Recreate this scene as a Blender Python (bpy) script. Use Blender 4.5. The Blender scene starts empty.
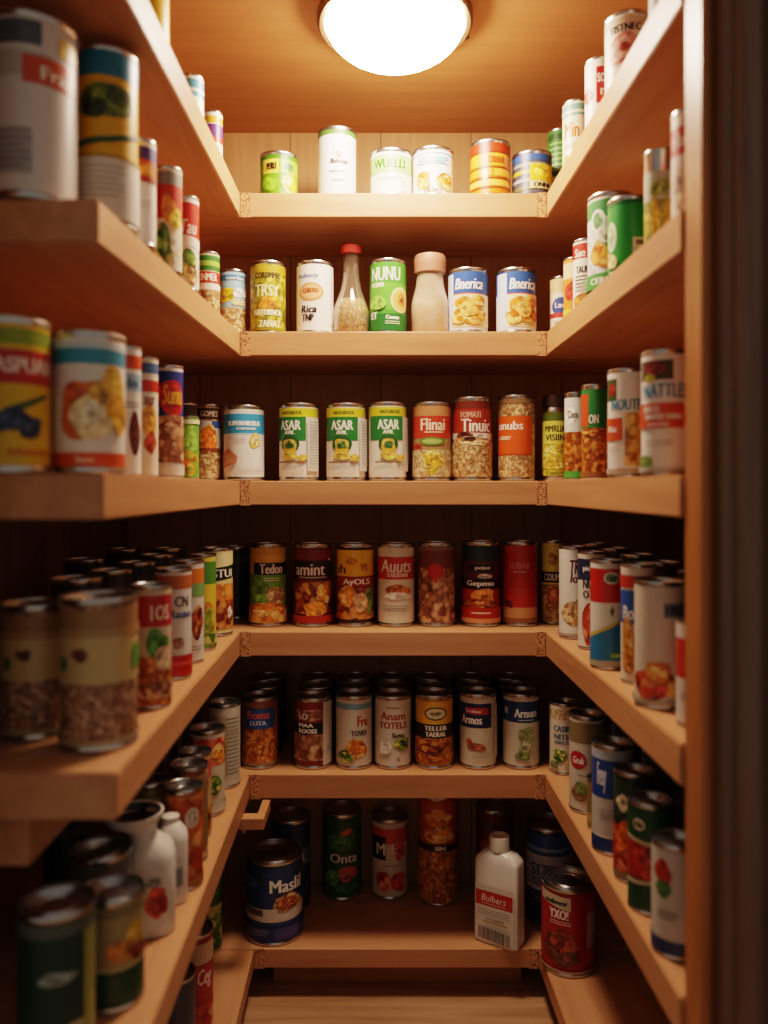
import bpy, bmesh, math, random
from mathutils import Vector
random.seed(11)
C = bpy.context.scene.collection
PI = math.pi
DK = .75                                         # depth scale of the measured layout
F, VX, HY, ZC = 1060.0 * DK, 380.0, 489.0, 0.914 # focal length (px), vanishing point, eye height (m)
YB = 1.90 * DK                                   # front edge of the shelves along the rear wall
YW = 2.23 * DK                                      # rear wall

def zy(y, Y): return ZC + (HY - y) * Y / F
def xp(px, Y): return (px - VX) * Y / F

# ------------------------------------------------------------------ materials
def lin(h):
    h = h.lstrip('#')
    if len(h) == 3: h = ''.join(c * 2 for c in h)
    v = [int(h[i:i + 2], 16) / 255 for i in (0, 2, 4)]
    return tuple((c / 12.92 if c <= .04045 else ((c + .055) / 1.055) ** 2.4) for c in v) + (1.0,)

def new_mat(name):
    m = bpy.data.materials.new(name); m.use_nodes = True
    nt = m.node_tree; b = nt.nodes['Principled BSDF']
    return m, nt, b

def coords(nt, scale=(1, 1, 1), rot=(0, 0, 0)):
    tc = nt.nodes.new('ShaderNodeTexCoord'); mp = nt.nodes.new('ShaderNodeMapping')
    mp.inputs['Scale'].default_value = scale; mp.inputs['Rotation'].default_value = rot
    nt.links.new(tc.outputs['Object'], mp.inputs['Vector'])
    return mp.outputs['Vector']

def ramp(nt, fac, stops):
    r = nt.nodes.new('ShaderNodeValToRGB'); el = r.color_ramp.elements
    while len(el) < len(stops): el.new(0.5)
    for e, (p, c) in zip(el, stops): e.position = p; e.color = lin(c)
    nt.links.new(fac, r.inputs['Fac'])
    return r.outputs['Color']

def mixc(nt, blend, fac, a, b):
    n = nt.nodes.new('ShaderNodeMix'); n.data_type = 'RGBA'; n.blend_type = blend
    if hasattr(fac, 'links'): nt.links.new(fac, n.inputs[0])
    else: n.inputs[0].default_value = fac
    for s, v in ((n.inputs[6], a), (n.inputs[7], b)):
        if hasattr(v, 'links'): nt.links.new(v, s)
        else: s.default_value = v
    return n.outputs[2]

_flat = {}
def flat(hexc, rough=.38, spec=.5):
    k = (hexc, rough)
    if k in _flat: return _flat[k]
    m, nt, b = new_mat('printed_' + hexc)
    v = coords(nt)
    n = nt.nodes.new('ShaderNodeTexNoise'); n.inputs['Scale'].default_value = 55; n.inputs['Detail'].default_value = 4
    nt.links.new(v, n.inputs['Vector'])
    c = lin(hexc); d = tuple(x * .90 for x in c[:3]) + (1,)
    nt.links.new(mixc(nt, 'MIX', n.outputs['Fac'], d, c), b.inputs['Base Color'])
    b.inputs['Roughness'].default_value = rough
    b.inputs['Specular IOR Level'].default_value = spec
    _flat[k] = m
    return m

_paint = {}
def paint(hexc):
    if hexc in _paint: return _paint[hexc]
    m, nt, b = new_mat('picture_' + hexc)
    n = nt.nodes.new('ShaderNodeTexNoise'); n.inputs['Scale'].default_value = 130; n.inputs['Detail'].default_value = 4
    nt.links.new(coords(nt), n.inputs['Vector'])
    c = lin(hexc); dk = tuple(x * f for x, f in zip(c[:3], (.66, .54, .50))) + (1,)
    hi = tuple(min(1, x * 1.15 + .05) for x in c[:3]) + (1,)
    r1 = nt.nodes.new('ShaderNodeValToRGB'); el = r1.color_ramp.elements
    el.new(.5); el[0].position = .34; el[0].color = dk; el[1].position = .5; el[1].color = c; el[2].position = .66; el[2].color = hi
    nt.links.new(n.outputs['Fac'], r1.inputs['Fac']); nt.links.new(r1.outputs['Color'], b.inputs['Base Color'])
    b.inputs['Roughness'].default_value = .38
    _paint[hexc] = m
    return m

FOODS = {   # four tones from deep gap to highlight, cells per metre
    'granola': (('4a2c18', '9a6a3c', 'c89c66', 'e8ca98'), 190),
    'rice':    (('6a4a24', 'b8935a', 'd9bd88', 'f0e0b8'), 260),
    'beans':   (('4a1a08', '9a4a18', 'c8722a', 'e8a050'), 150),
    'chick':   (('6a2e08', 'c07820', 'dc9a3c', 'f0c274'), 95),
    'corn':    (('7a5a10', 'c8a020', 'e8cc40', 'f6ea90'), 170),
    'oats':    (('4a2c1c', '8a5e44', 'ae8260', 'd0a888'), 165),
    'stew':    (('2c0e06', '6e2414', 'a84c24', 'd8964a'), 75),
    'meat':    (('4a2414', '8a4e34', 'b47c56', 'dcb088'), 95),
    'tomato':  (('5a0c04', 'a82410', 'd0482a', 'f09a6a'), 70),
    'orange':  (('7a2a04', 'd0701c', 'f0a040', 'f8d080'), 60),
    'peach':   (('a04a10', 'd07420', 'e89a3c', 'f0c478'), 55),
    'greens':  (('102808', '2c6020', '7aa040', 'd8d070'), 80),
    'mixveg':  (('3a3a08', '8aa030', 'dcc04a', 'e88030'), 90),
    'yellowmix': (('4a4408', 'a89a28', 'd8cc58', '8a8a30'), 110),
    'chips':   (('6a1808', 'c04a1c', 'e07a3a', 'f0b070'), 50),
    'print':   (('222222', 'ffffff', 'eeeeee', 'f8f8f8'), 330),
}
_food = {}
def food(kind):
    if kind in _food: return _food[kind]
    cols, sc = FOODS[kind]
    m, nt, b = new_mat('food_' + kind)
    v = coords(nt)
    n = nt.nodes.new('ShaderNodeTexNoise'); n.inputs['Scale'].default_value = sc * .7
    nt.links.new(v, n.inputs['Vector'])
    dv = mixc(nt, 'LINEAR_LIGHT', .006, v, n.outputs['Color'])
    vo = nt.nodes.new('ShaderNodeTexVoronoi'); vo.inputs['Scale'].default_value = sc
    nt.links.new(dv, vo.inputs['Vector'])
    sp = nt.nodes.new('ShaderNodeSeparateColor'); nt.links.new(vo.outputs['Color'], sp.inputs[0])
    col = ramp(nt, sp.outputs[0], [(0, cols[1]), (.45, cols[2]), (.85, cols[3])])
    gap = ramp(nt, vo.outputs['Distance'], [(0, 'ffffff'), (.45, 'f0f0f0'), (.85, '8a6a58')])
    out = mixc(nt, 'MULTIPLY', .8, col, gap)
    n2 = nt.nodes.new('ShaderNodeTexNoise'); n2.inputs['Scale'].default_value = 40
    nt.links.new(v, n2.inputs['Vector'])
    dk = ramp(nt, n2.outputs['Fac'], [(.30, cols[0]), (.46, 'ffffff')])
    nt.links.new(mixc(nt, 'MULTIPLY', .45, out, dk), b.inputs['Base Color'])
    b.inputs['Roughness'].default_value = .38
    _food[kind] = m
    return m

def M(k): return food(k) if k in FOODS else flat(k)

def metal(name, hexc, rough, metallic=1.0):
    m, nt, b = new_mat(name)
    n = nt.nodes.new('ShaderNodeTexNoise'); n.inputs['Scale'].default_value = 60; n.inputs['Detail'].default_value = 5
    nt.links.new(coords(nt), n.inputs['Vector'])
    c = lin(hexc)
    nt.links.new(mixc(nt, 'MIX', n.outputs['Fac'], tuple(x * .75 for x in c[:3]) + (1,), c), b.inputs['Base Color'])
    b.inputs['Metallic'].default_value = metallic; b.inputs['Roughness'].default_value = rough
    return m

TIN = metal('tin', 'd0d0ce', .27)
TIN_LID = metal('tin_lid', 'bcbec0', .30)
DARK_CAP = metal('dark_cap', '4a3a30', .35, .3)
GREEN_LID = metal('green_lid', '7d9a62', .4, .3)
RIM = metal('lamp_rim_metal', '8a6a48', .35, .9)

def wood(name, c1, c2, c3, axis, rough=.45, scale=1.0, planks=None):
    m, nt, b = new_mat(name)
    s = {'x': (1.2, 16, 16), 'y': (16, 1.2, 16), 'z': (16, 16, 1.2)}[axis]
    v = coords(nt, tuple(k * scale for k in s))
    n = nt.nodes.new('ShaderNodeTexNoise'); n.inputs['Scale'].default_value = 3.0
    n.inputs['Detail'].default_value = 7; n.inputs['Distortion'].default_value = .6
    nt.links.new(v, n.inputs['Vector'])
    col = ramp(nt, n.outputs['Fac'], [(.28, c1), (.5, c2), (.74, c3)])
    n2 = nt.nodes.new('ShaderNodeTexNoise'); n2.inputs['Scale'].default_value = 2.2
    nt.links.new(coords(nt), n2.inputs['Vector'])
    col = mixc(nt, 'MULTIPLY', .35, col, ramp(nt, n2.outputs['Fac'], [(.3, 'cfc0b0'), (.65, 'ffffff')]))
    if planks:
        ax, width = planks
        tc = coords(nt)
        sx = nt.nodes.new('ShaderNodeSeparateXYZ'); nt.links.new(tc, sx.inputs[0])
        ma = nt.nodes.new('ShaderNodeMath'); ma.operation = 'DIVIDE'; ma.inputs[1].default_value = width
        nt.links.new(sx.outputs[ax], ma.inputs[0])
        fr = nt.nodes.new('ShaderNodeMath'); fr.operation = 'FRACT'; nt.links.new(ma.outputs[0], fr.inputs[0])
        col = mixc(nt, 'MULTIPLY', .55, col, ramp(nt, fr.outputs[0], [(.0, '4a3020'), (.012, '4a3020'), (.022, 'ffffff')]))
    nt.links.new(col, b.inputs['Base Color'])
    bp = nt.nodes.new('ShaderNodeBump'); bp.inputs['Strength'].default_value = .06; bp.inputs['Distance'].default_value = .004
    nt.links.new(n.outputs['Fac'], bp.inputs['Height']); nt.links.new(bp.outputs['Normal'], b.inputs['Normal'])
    b.inputs['Roughness'].default_value = rough
    return m

SHELF_X = wood('shelf_pine_long', 'b9835a', 'c38d62', 'cb976b', 'x')
SHELF_Y = wood('shelf_pine_side', 'b9835a', 'c38d62', 'cb976b', 'y')
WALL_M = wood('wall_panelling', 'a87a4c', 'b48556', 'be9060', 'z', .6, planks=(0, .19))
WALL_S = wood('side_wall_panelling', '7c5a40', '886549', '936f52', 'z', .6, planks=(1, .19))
CEIL_M = wood('ceiling_board', 'a66f42', 'ae7747', 'b37d4c', 'x', .6)
FLOOR_M = wood('floor_planks', '9a7452', 'ae8662', 'bf9872', 'x', .5, planks=(1, .11))
DOOR_M = wood('door_frame_wood', '6a5348', '7a6052', '866b5c', 'z', .32)
JAMB_M = wood('door_lining_wood', '9c6236', 'b0723f', 'bd8049', 'z', .4)

def joint_material():
    m, nt, b = new_mat('corner_joint_speckle')
    vo = nt.nodes.new('ShaderNodeTexVoronoi'); vo.inputs['Scale'].default_value = 420
    nt.links.new(coords(nt), vo.inputs['Vector'])
    sp = nt.nodes.new('ShaderNodeSeparateColor'); nt.links.new(vo.outputs['Color'], sp.inputs[0])
    nt.links.new(ramp(nt, sp.outputs[0], [(.0, '7a5230'), (.34, '8a6038'), (.40, 'c99064')]), b.inputs['Base Color'])
    b.inputs['Roughness'].default_value = .6
    return m
JOINT_M = joint_material()

def glass_material(name, tint, gloss, milky=0.0):
    m = bpy.data.materials.new(name); m.use_nodes = True; nt = m.node_tree
    nt.nodes.remove(nt.nodes['Principled BSDF']); out = nt.nodes['Material Output']
    tr = nt.nodes.new('ShaderNodeBsdfTransparent'); tr.inputs[0].default_value = lin(tint)
    gl = nt.nodes.new('ShaderNodeBsdfGlossy'); gl.inputs['Roughness'].default_value = .06
    fr = nt.nodes.new('ShaderNodeLayerWeight'); fr.inputs['Blend'].default_value = gloss
    mx = nt.nodes.new('ShaderNodeMixShader')
    nt.links.new(fr.outputs['Facing'], mx.inputs[0]); nt.links.new(tr.outputs[0], mx.inputs[1]); nt.links.new(gl.outputs[0], mx.inputs[2])
    last = mx.outputs[0]
    if milky:
        df = nt.nodes.new('ShaderNodeBsdfDiffuse'); n = nt.nodes.new('ShaderNodeTexNoise'); n.inputs['Scale'].default_value = 30
        nt.links.new(coords(nt), n.inputs['Vector'])
        nt.links.new(ramp(nt, n.outputs['Fac'], [(.3, 'd8b898'), (.7, 'ecd6bc')]), df.inputs[0])
        m2 = nt.nodes.new('ShaderNodeMixShader'); m2.inputs[0].default_value = milky
        nt.links.new(last, m2.inputs[1]); nt.links.new(df.outputs[0], m2.inputs[2]); last = m2.outputs[0]
    nt.links.new(last, out.inputs['Surface'])
    return m
GLASS = glass_material('clear_glass', 'f4ece0', .35, .10)
MILKY = glass_material('milky_glass', 'f0e2d0', .35, .45)

def emit_material(name, hexc, strength):
    m, nt, b = new_mat(name)
    n = nt.nodes.new('ShaderNodeTexNoise'); n.inputs['Scale'].default_value = 8
    nt.links.new(coords(nt), n.inputs['Vector'])
    c = lin(hexc)
    nt.links.new(mixc(nt, 'MIX', n.outputs['Fac'], tuple(x * .97 for x in c[:3]) + (1,), c), b.inputs['Emission Color'])
    b.inputs['Base Color'].default_value = (.8, .8, .8, 1)
    b.inputs['Emission Strength'].default_value = strength
    return m

# ------------------------------------------------------------------ mesh helpers
def link(name, bm, mats, parent=None, loc=(0, 0, 0), smooth=True, rotz=0.0, angle=40):
    me = bpy.data.meshes.new(name)
    bmesh.ops.recalc_face_normals(bm, faces=bm.faces[:]) if not getattr(link, 'keep', False) else None
    bm.to_mesh(me); bm.free()
    for m in (mats if isinstance(mats, list) else [mats]): me.materials.append(m)
    if smooth:
        for p in me.polygons: p.use_smooth = True
        me.set_sharp_from_angle(angle=math.radians(angle))
    o = bpy.data.objects.new(name, me); C.objects.link(o)
    o.location = loc; o.rotation_euler = (0, 0, rotz)
    if parent: o.parent = parent
    return o

def tag(o, label, cat, group=None):
    o['label'] = label; o['category'] = cat
    if group: o['group'] = group
    return o

def struct(o): o['kind'] = 'structure'; return o

def empty(name, loc, rotz=0.0):
    o = bpy.data.objects.new(name, None); C.objects.link(o)
    o.empty_display_size = .03; o.location = loc; o.rotation_euler = (0, 0, rotz)
    return o

def prism(bm, poly, z0, z1):
    a = [bm.verts.new((x, y, z0)) for x, y in poly]; b = [bm.verts.new((x, y, z1)) for x, y in poly]
    bm.faces.new(a[::-1]); bm.faces.new(b)
    n = len(poly)
    for i in range(n):
        j = (i + 1) % n
        bm.faces.new((a[i], a[j], b[j], b[i]))
    return bm

def box(x0, x1, y0, y1, z0, z1, bev=0.0):
    bm = bmesh.new()
    prism(bm, [(x0, y0), (x1, y0), (x1, y1), (x0, y1)], z0, z1)
    if bev:
        bmesh.ops.bevel(bm, geom=bm.edges[:], offset=bev, segments=2, affect='EDGES', profile=.5)
    return bm

def lathe(prof, seg=48, bm=None, cap0=False, cap1=False):
    bm = bm or bmesh.new(); rings = []
    for r, z in prof:
        if r < 1e-6: rings.append([bm.verts.new((0, 0, z))])
        else: rings.append([bm.verts.new((r * math.sin(2 * PI * i / seg), -r * math.cos(2 * PI * i / seg), z)) for i in range(seg)])
    for a, b in zip(rings, rings[1:]):
        for i in range(seg):
            j = (i + 1) % seg
            if len(a) == 1 and len(b) == 1: continue
            if len(a) == 1: bm.faces.new((a[0], b[j], b[i]))
            elif len(b) == 1: bm.faces.new((a[i], a[j], b[0]))
            else: bm.faces.new((a[i], a[j], b[j], b[i]))
    return bm

def loft(rings, seg=40):
    """rings: (z, half x, half y, squareness, centre x)"""
    bm = bmesh.new(); R = []
    for z, hx, hy, e, cx in rings:
        row = []
        for i in range(seg):
            t = 2 * PI * (i + .5) / seg; c, s = math.cos(t), math.sin(t)
            row.append(bm.verts.new((cx + hx * math.copysign(abs(c) ** (2 / e), c), hy * math.copysign(abs(s) ** (2 / e), s), z)))
        R.append(row)
    for a, b in zip(R, R[1:]):
        for i in range(seg):
            j = (i + 1) % seg
            bm.faces.new((a[i], a[j], b[j], b[i]))
    bm.faces.new(R[0][::-1]); bm.faces.new(R[-1])
    return bm

# lettering: flat outlines cached once, unit height and unit width
_text = {}
def text_mesh(s, shear=0.0, bold=0.0):
    k = (s, shear, bold)
    if k in _text: return _text[k]
    cu = bpy.data.curves.new('lettering_source', 'FONT'); cu.body = s; cu.resolution_u = 2
    cu.shear = shear; cu.offset = bold
    o = bpy.data.objects.new('lettering_source', cu); C.objects.link(o)
    dg = bpy.context.evaluated_depsgraph_get()
    me = bpy.data.meshes.new_from_object(o.evaluated_get(dg))
    vs = [v.co.copy() for v in me.vertices]; fs = [tuple(p.vertices) for p in me.polygons]
    bpy.data.objects.remove(o); bpy.data.curves.remove(cu); bpy.data.meshes.remove(me)
    if vs:
        x0, x1 = min(v.x for v in vs), max(v.x for v in vs); y0, y1 = min(v.y for v in vs), max(v.y for v in vs)
        vs = [((v.x - x0) / max(x1 - x0, 1e-6) - .5, (v.y - y0) / max(y1 - y0, 1e-6) - .5) for v in vs]
    _text[k] = (vs, fs)
    return _text[k]

SEG = 48
DU = 2 * PI / SEG
# label layers: every u is an angle (rad) round the tin, every v a fraction of the label height
def b(v0, v1, m): return ('R', -PI, PI, v0, v1, m)
def r(u0, u1, v0, v1, m): return ('R', u0, u1, v0, v1, m)
def e(u, v, ru, rv, m): return ('E', u, v, ru, rv, m)
def t(s, u, v, w, h, m, sh=0.0): return ('T', s, u, v, w, h, m, sh)
def p(pts, m): return ('P', pts, m)
def o_(u, v, ru, rv, m): return ('O', u, v, ru, rv, m)      # clean oval
TONES = {'rice': 'granola', 'print': 'granola'}
def expand(layers):
    """pictures: an irregular patch, then smaller daubs in the tones of the food"""
    out = []
    for L in layers:
        if L[0] != 'E': out.append((L, .00016)); continue
        _, u, v, ru, rv, m = L
        ph = [random.uniform(0, 6.28) for _ in range(3)]; am = [random.uniform(.04, .10) for _ in range(3)]
        out.append((('W', u, v, ru, rv, m, ph, am), .00016))
        if ru < .16: continue
        cols = FOODS[m][0][1:] if m in FOODS else None
        k = 7 if cols else 3
        for j in range(k):
            a = random.uniform(0, 6.28); q = random.uniform(.15, .68); sz = random.uniform(.20, .40)
            if cols: c = random.choice(cols)
            else:
                f = random.choice((.72, .86, 1.14, 1.25)); hx = m.lstrip('#')
                if len(hx) == 3: hx = ''.join(ch * 2 for ch in hx)
                c = ''.join('%02x' % min(255, int(int(hx[i:i + 2], 16) * f)) for i in (0, 2, 4))
            out.append((('W', u + q * ru * math.cos(a), v + q * rv * math.sin(a), ru * sz, rv * sz * random.uniform(.8, 1.1), '*' + c,
                         [random.uniform(0, 6.28) for _ in range(3)], [random.uniform(.04, .12) for _ in range(3)]), .00008))
    return out

def label_mesh(layers, R, z0, z1, seed=0):
    """wrap all the layers round a cylinder of radius R between z0 and z1 into one bmesh with material slots"""
    bm = bmesh.new(); mats = []; H = z1 - z0
    def slot(m):
        mm = paint(m[1:]) if m[0] == '*' else M(m)
        if mm not in mats: mats.append(mm)
        return mats.index(mm)
    def put(flat_bm, idx, depth):
        us = [v.co.x for v in flat_bm.verts]
        if not us: flat_bm.free(); return
        k0, k1 = math.ceil(min(us) / DU + 1e-4), math.floor(max(us) / DU - 1e-4)
        for k in range(k0, k1 + 1):
            g = flat_bm.verts[:] + flat_bm.edges[:] + flat_bm.faces[:]
            bmesh.ops.bisect_plane(flat_bm, geom=g, plane_co=(k * DU, 0, 0), plane_no=(1, 0, 0), dist=1e-6)
        rr = R + depth; vm = {}
        for v in flat_bm.verts:
            vm[v] = bm.verts.new((rr * math.sin(v.co.x), -rr * math.cos(v.co.x), z0 + v.co.y * H))
        for f in flat_bm.faces:
            try: nf = bm.faces.new([vm[v] for v in f.verts])
            except ValueError: continue
            nf.material_index = idx
        flat_bm.free()
    d = -.00016
    for L, dd in expand(layers):
        d += dd
        if L[0] == 'W':
            _, u, v, ru, rv, m, ph, am = L; fb = bmesh.new(); pts = []
            for i in range(30):
                a = 2 * PI * i / 30; k = 1 + sum(w * math.sin((h + 2) * a + q) for h, (w, q) in enumerate(zip(am, ph)))
                pts.append(fb.verts.new((u + ru * k * math.cos(a), v + rv * k * math.sin(a), 0)))
            fb.faces.new(pts)
            if m not in FOODS and m[0] != '*': m = '*' + m
            put(fb, slot(m), d)
        elif L[0] == 'R':
            _, u0, u1, v0, v1, m = L; idx = slot(m); rr = R + d
            if u1 - u0 > 2 * PI - .01: us = [i * DU for i in range(SEG + 1)]
            else:
                us = [u0] + [k * DU for k in range(math.ceil(u0 / DU + 1e-3), math.floor(u1 / DU - 1e-3) + 1)] + [u1]
            rows = [[bm.verts.new((rr * math.sin(u), -rr * math.cos(u), z0 + v * H)) for u in us] for v in (v0, v1)]
            for i in range(len(us) - 1):
                bm.faces.new((rows[0][i], rows[0][i + 1], rows[1][i + 1], rows[1][i])).material_index = idx
        elif L[0] == 'O':
            _, u, v, ru, rv, m = L; fb = bmesh.new()
            fb.faces.new([fb.verts.new((u + ru * math.cos(2 * PI * i / 28), v + rv * math.sin(2 * PI * i / 28), 0)) for i in range(28)])
            put(fb, slot(m), d)
        elif L[0] == 'P':
            _, pts, m = L; fb = bmesh.new()
            fb.faces.new([fb.verts.new((x, y, 0)) for x, y in pts]); put(fb, slot(m), d)
        elif L[0] == 'T':
            _, s, u, v, w, h, m, sh = L
            vs, fs = text_mesh(s, sh); fb = bmesh.new()
            for du in (-.022, 0, .022):        # two passes make the strokes bold
                V = [fb.verts.new((u + du + x * w, v + y * h, 0)) for x, y in vs]
                for f in fs:
                    try: fb.faces.new([V[i] for i in f])
                    except ValueError: pass
            put(fb, slot(m), d)
    if len(mats) == 0: mats.append(TIN)
    bmesh.ops.remove_doubles(bm, verts=bm.verts[:], dist=1e-7)
    return bm, mats

SHELF_Z = {}
def can_at(name, x, Y, dia, h, zb, layers, label, cat='can', group=None, yaw=0.0, lid='tin', inset=(.045, .05)):
    R = dia / 2
    root = empty(name, (x, Y, zb), math.atan2(-x, Y) + yaw)
    tag(root, label, cat, group)
    k = min(.006, R * .16)
    if lid == 'jar':      # jar with a broad screw cap
        body = [(0, 0), (R * .9, 0), (R * .95, .003), (R * .965, .008), (R * .965, h * .80), (R * .93, h * .84), (R * .86, h * .86), (R * .86, h * .9), (0, h * .9)]
        link('jar_body', lathe(body), TIN, root)
        link('cap', lathe([(R * .9, h * .87), (R * .96, h * .872), (R * .97, h * .985), (R * .92, h), (0, h)]), DARK_CAP, root)
        l0, l1 = .010, h * .80
    else:
        body = [(0, .0012), (R * .9, .0012), (R * .95, 0), (R * .99, .0008), (R, .0025), (R, k * .8), (R * .965, k * 1.2), (R * .965, h - k * 1.2),
                (R, h - k * .8), (R, h - .0015), (R * .985, h - .0002), (R * .955, h - .0008), (R * .94, h - .0042)]
        link('tin_body', lathe(body), TIN, root)
        lp = [(R * .942, h - .0042), (R * .90, h - .0052), (R * .87, h - .0020), (R * .83, h - .0050), (R * .76, h - .0052), (R * .72, h - .0028), (R * .68, h - .0054),
              (R * .56, h - .0054), (R * .51, h - .0032), (R * .46, h - .0054), (0, h - .0054)]
        link('lid', lathe(lp), GREEN_LID if lid == 'green' else (DARK_CAP if lid == 'dark' else TIN_LID), root)
        l0, l1 = k * 1.25 + h * .0, h - k * 1.25
    if layers:
        bm, mats = label_mesh(layers, R * .975, l0, l1)
        link('paper_label', bm, mats, root)
    return root

def can(px, Y, w, top, lvl, layers, label, yaw=0.0, lid='tin', name='food_can', cat='can', side='rear', h=None):
    Y = Y * DK; dia = w * Y / F; R = dia / 2
    ztop = SHELF_Z[lvl]
    # silhouette of the lid: front rim when it stands above the eye, rear rim when below
    zt = zy(top, Y - R if top < HY else Y + R)
    if h is None: h = zt - ztop
    lo = {1: .19, 2: .195, 3: .20, 4: .19, 5: .20, 6: .25}[lvl]
    h = min(max(h, .06), lo)
    g = {1: 'food cans on the top shelf', 2: 'food cans on the second shelf', 3: 'food cans on the third shelf', 4: 'food cans on the fourth shelf',
         5: 'food cans on the fifth shelf', 6: 'food cans on the bottom shelf'}[lvl]
    return can_at(name, xp(px, Y), Y, dia, h, ztop + .0006, layers, label, cat, g, yaw, lid)

# ------------------------------------------------------------------ the room
T = .043
Zs = {1: zy(193, YB), 2: zy(331.5, YB), 3: zy(481, YB), 4: zy(632, YB), 5: zy(774.6, YB), 6: zy(949, YB)}
SHELF_Z.update(Zs)
ZCEIL = zy(133, YW)
XL, XR = -.53, .575
struct(link('floor', box(-1.6, 1.6, -.6, YW + .05, -.03, 0), FLOOR_M, smooth=False))
struct(link('ceiling', box(XL - .05, XR + .05, .86 * DK, YW + .05, ZCEIL, ZCEIL + .03), CEIL_M, smooth=False))
struct(link('wall_rear', box(XL - .05, XR + .05, YW, YW + .04, 0, ZCEIL), WALL_M, smooth=False))
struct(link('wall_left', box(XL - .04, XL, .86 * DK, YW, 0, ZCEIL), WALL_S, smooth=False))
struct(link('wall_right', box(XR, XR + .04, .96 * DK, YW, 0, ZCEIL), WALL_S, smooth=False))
struct(link('wall_front_left', box(-1.3, -.372, .86 * DK, .905 * DK, 0, ZCEIL + .2), WALL_S, smooth=False))
struct(link('wall_front_right', box(.43, 1.3, 1.0 * DK, 1.062 * DK, 0, ZCEIL + .2), WALL_S, smooth=False))
# door frame on the right: lit lining plus dark moulded casing
bm = prism(bmesh.new(), [(a, c * DK) for a, c in [(.3065, 1.064), (.3065, 1.0115), (.3125, 1.009), (.33, 1.02), (.43, 1.02), (.43, 1.064)]], 0, ZCEIL + .2)
jamb = struct(link('trim_1', bm, JAMB_M, smooth=False))
prof = [(.3195, 1.0085), (.3205, .992), (.325, .987), (.329, .987), (.331, .979), (.336, .973), (.343, .971), (.350, .974), (.353, .981), (.358, .983), (.362, .973), (.370, .965), (.45, .962), (.45, .9995), (.43, 1.0085)]
struct(link('trim_2', prism(bmesh.new(), [(a, c * DK) for a, c in prof], 0, ZCEIL + .2), DOOR_M, smooth=False))

# ------------------------------------------------------------------ shelves
ordinal = {1: 'topmost', 2: 'second highest', 3: 'third highest', 4: 'fourth highest', 5: 'second lowest', 6: 'lowest'}
LFAR = {1: -.251, 2: -.251, 3: -.251, 4: -.251, 5: -.234, 6: -.226}
LNEAR = {1: (-.251, .96), 2: (-.274, 1.03), 3: (-.257, .985), 4: (-.2375, .957), 5: (-.217, .90), 6: (-.214, .95)}
RFAR = {1: .299, 2: .299, 3: .299, 4: .297, 5: .296, 6: .285}
RNEAR = {1: .303, 2: .303, 3: .302, 4: .302, 5: .302, 6: .292}
YRN = 1.067 * DK
for L in range(1, 7):
    z1 = Zs[L]; th = T if L < 6 else .034; z0 = z1 - th
    s = link('shelf_board', box(XL + .001, XR - .001, YB, YW - .001, z0, z1, .0015), SHELF_X, smooth=False)
    tag(s, f'{ordinal[L]} tan wooden shelf board along the rear wall of the pantry', 'shelf', 'pantry shelf boards')
    for x0, x1 in ((LFAR[L] + .001, LFAR[L] + .019), (RFAR[L] - .018, RFAR[L] - .001)):
        link('corner_joint', box(x0, x1, YB - .0012, YB + .004, z0 - .0008, z1 + .0004), JOINT_M, s, smooth=False)
    xn, yn = LNEAR[L]; yn *= DK
    bm = prism(bmesh.new(), [(XL + .001, yn), (xn, yn), (LFAR[L], YB - .0015), (XL + .001, YB - .0015)], z0, z1)
    bmesh.ops.bevel(bm, geom=bm.edges[:], offset=.0018, segments=2, affect='EDGES')
    tag(link('shelf_board', bm, SHELF_Y, smooth=False), f'{ordinal[L]} tan wooden shelf board along the left side wall', 'shelf', 'pantry shelf boards')
    bm = prism(bmesh.new(), [(RNEAR[L], YRN), (XR - .001, YRN), (XR - .001, YB - .0015), (RFAR[L], YB - .0015)], z0, z1)
    bmesh.ops.bevel(bm, geom=bm.edges[:], offset=.0018, segments=2, affect='EDGES')
    tag(link('shelf_board', bm, SHELF_Y, smooth=False), f'{ordinal[L]} tan wooden shelf board running back from the door frame', 'shelf', 'pantry shelf boards')
# toe board under the lowest shelf
struct(link('baseboard_rear', box(-.197, .262, YB + .05, YB + .07, 0, Zs[6] - .034), wood('toe_board', '9a6434', 'a8703c', 'b07a46', 'x'), smooth=False))
# cleat and post under the fourth side shelf, near the doorway
bm = box(-.385, -.3262, .985 * DK, 1.62 * DK, Zs[4] - T - .052, Zs[4] - T - .0005, .002)
tag(link('support_cleat', bm, SHELF_Y, smooth=False), 'stout wooden cleat under the near end of the fourth highest side shelf', 'bracket')
# small notched bracket below the second lowest shelf
zb5 = Zs[5] - T
br = empty('shelf_bracket', (-.22, 1.8 * DK, zb5 - .02))
tag(br, 'small open wooden bracket jutting below the corner of the second lowest shelf', 'bracket')
link('front_bar', box(-.036, .024, -.010, .014, 0, .019, .001), SHELF_X, br, smooth=False)
link('side_bar', box(.010, .024, .0145, .073, 0, .019, .001), SHELF_Y, br, smooth=False)
link('peg', box(-.014, -.008, -.004, .004, -.008, -.0003), SHELF_X, br, smooth=False)

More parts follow.
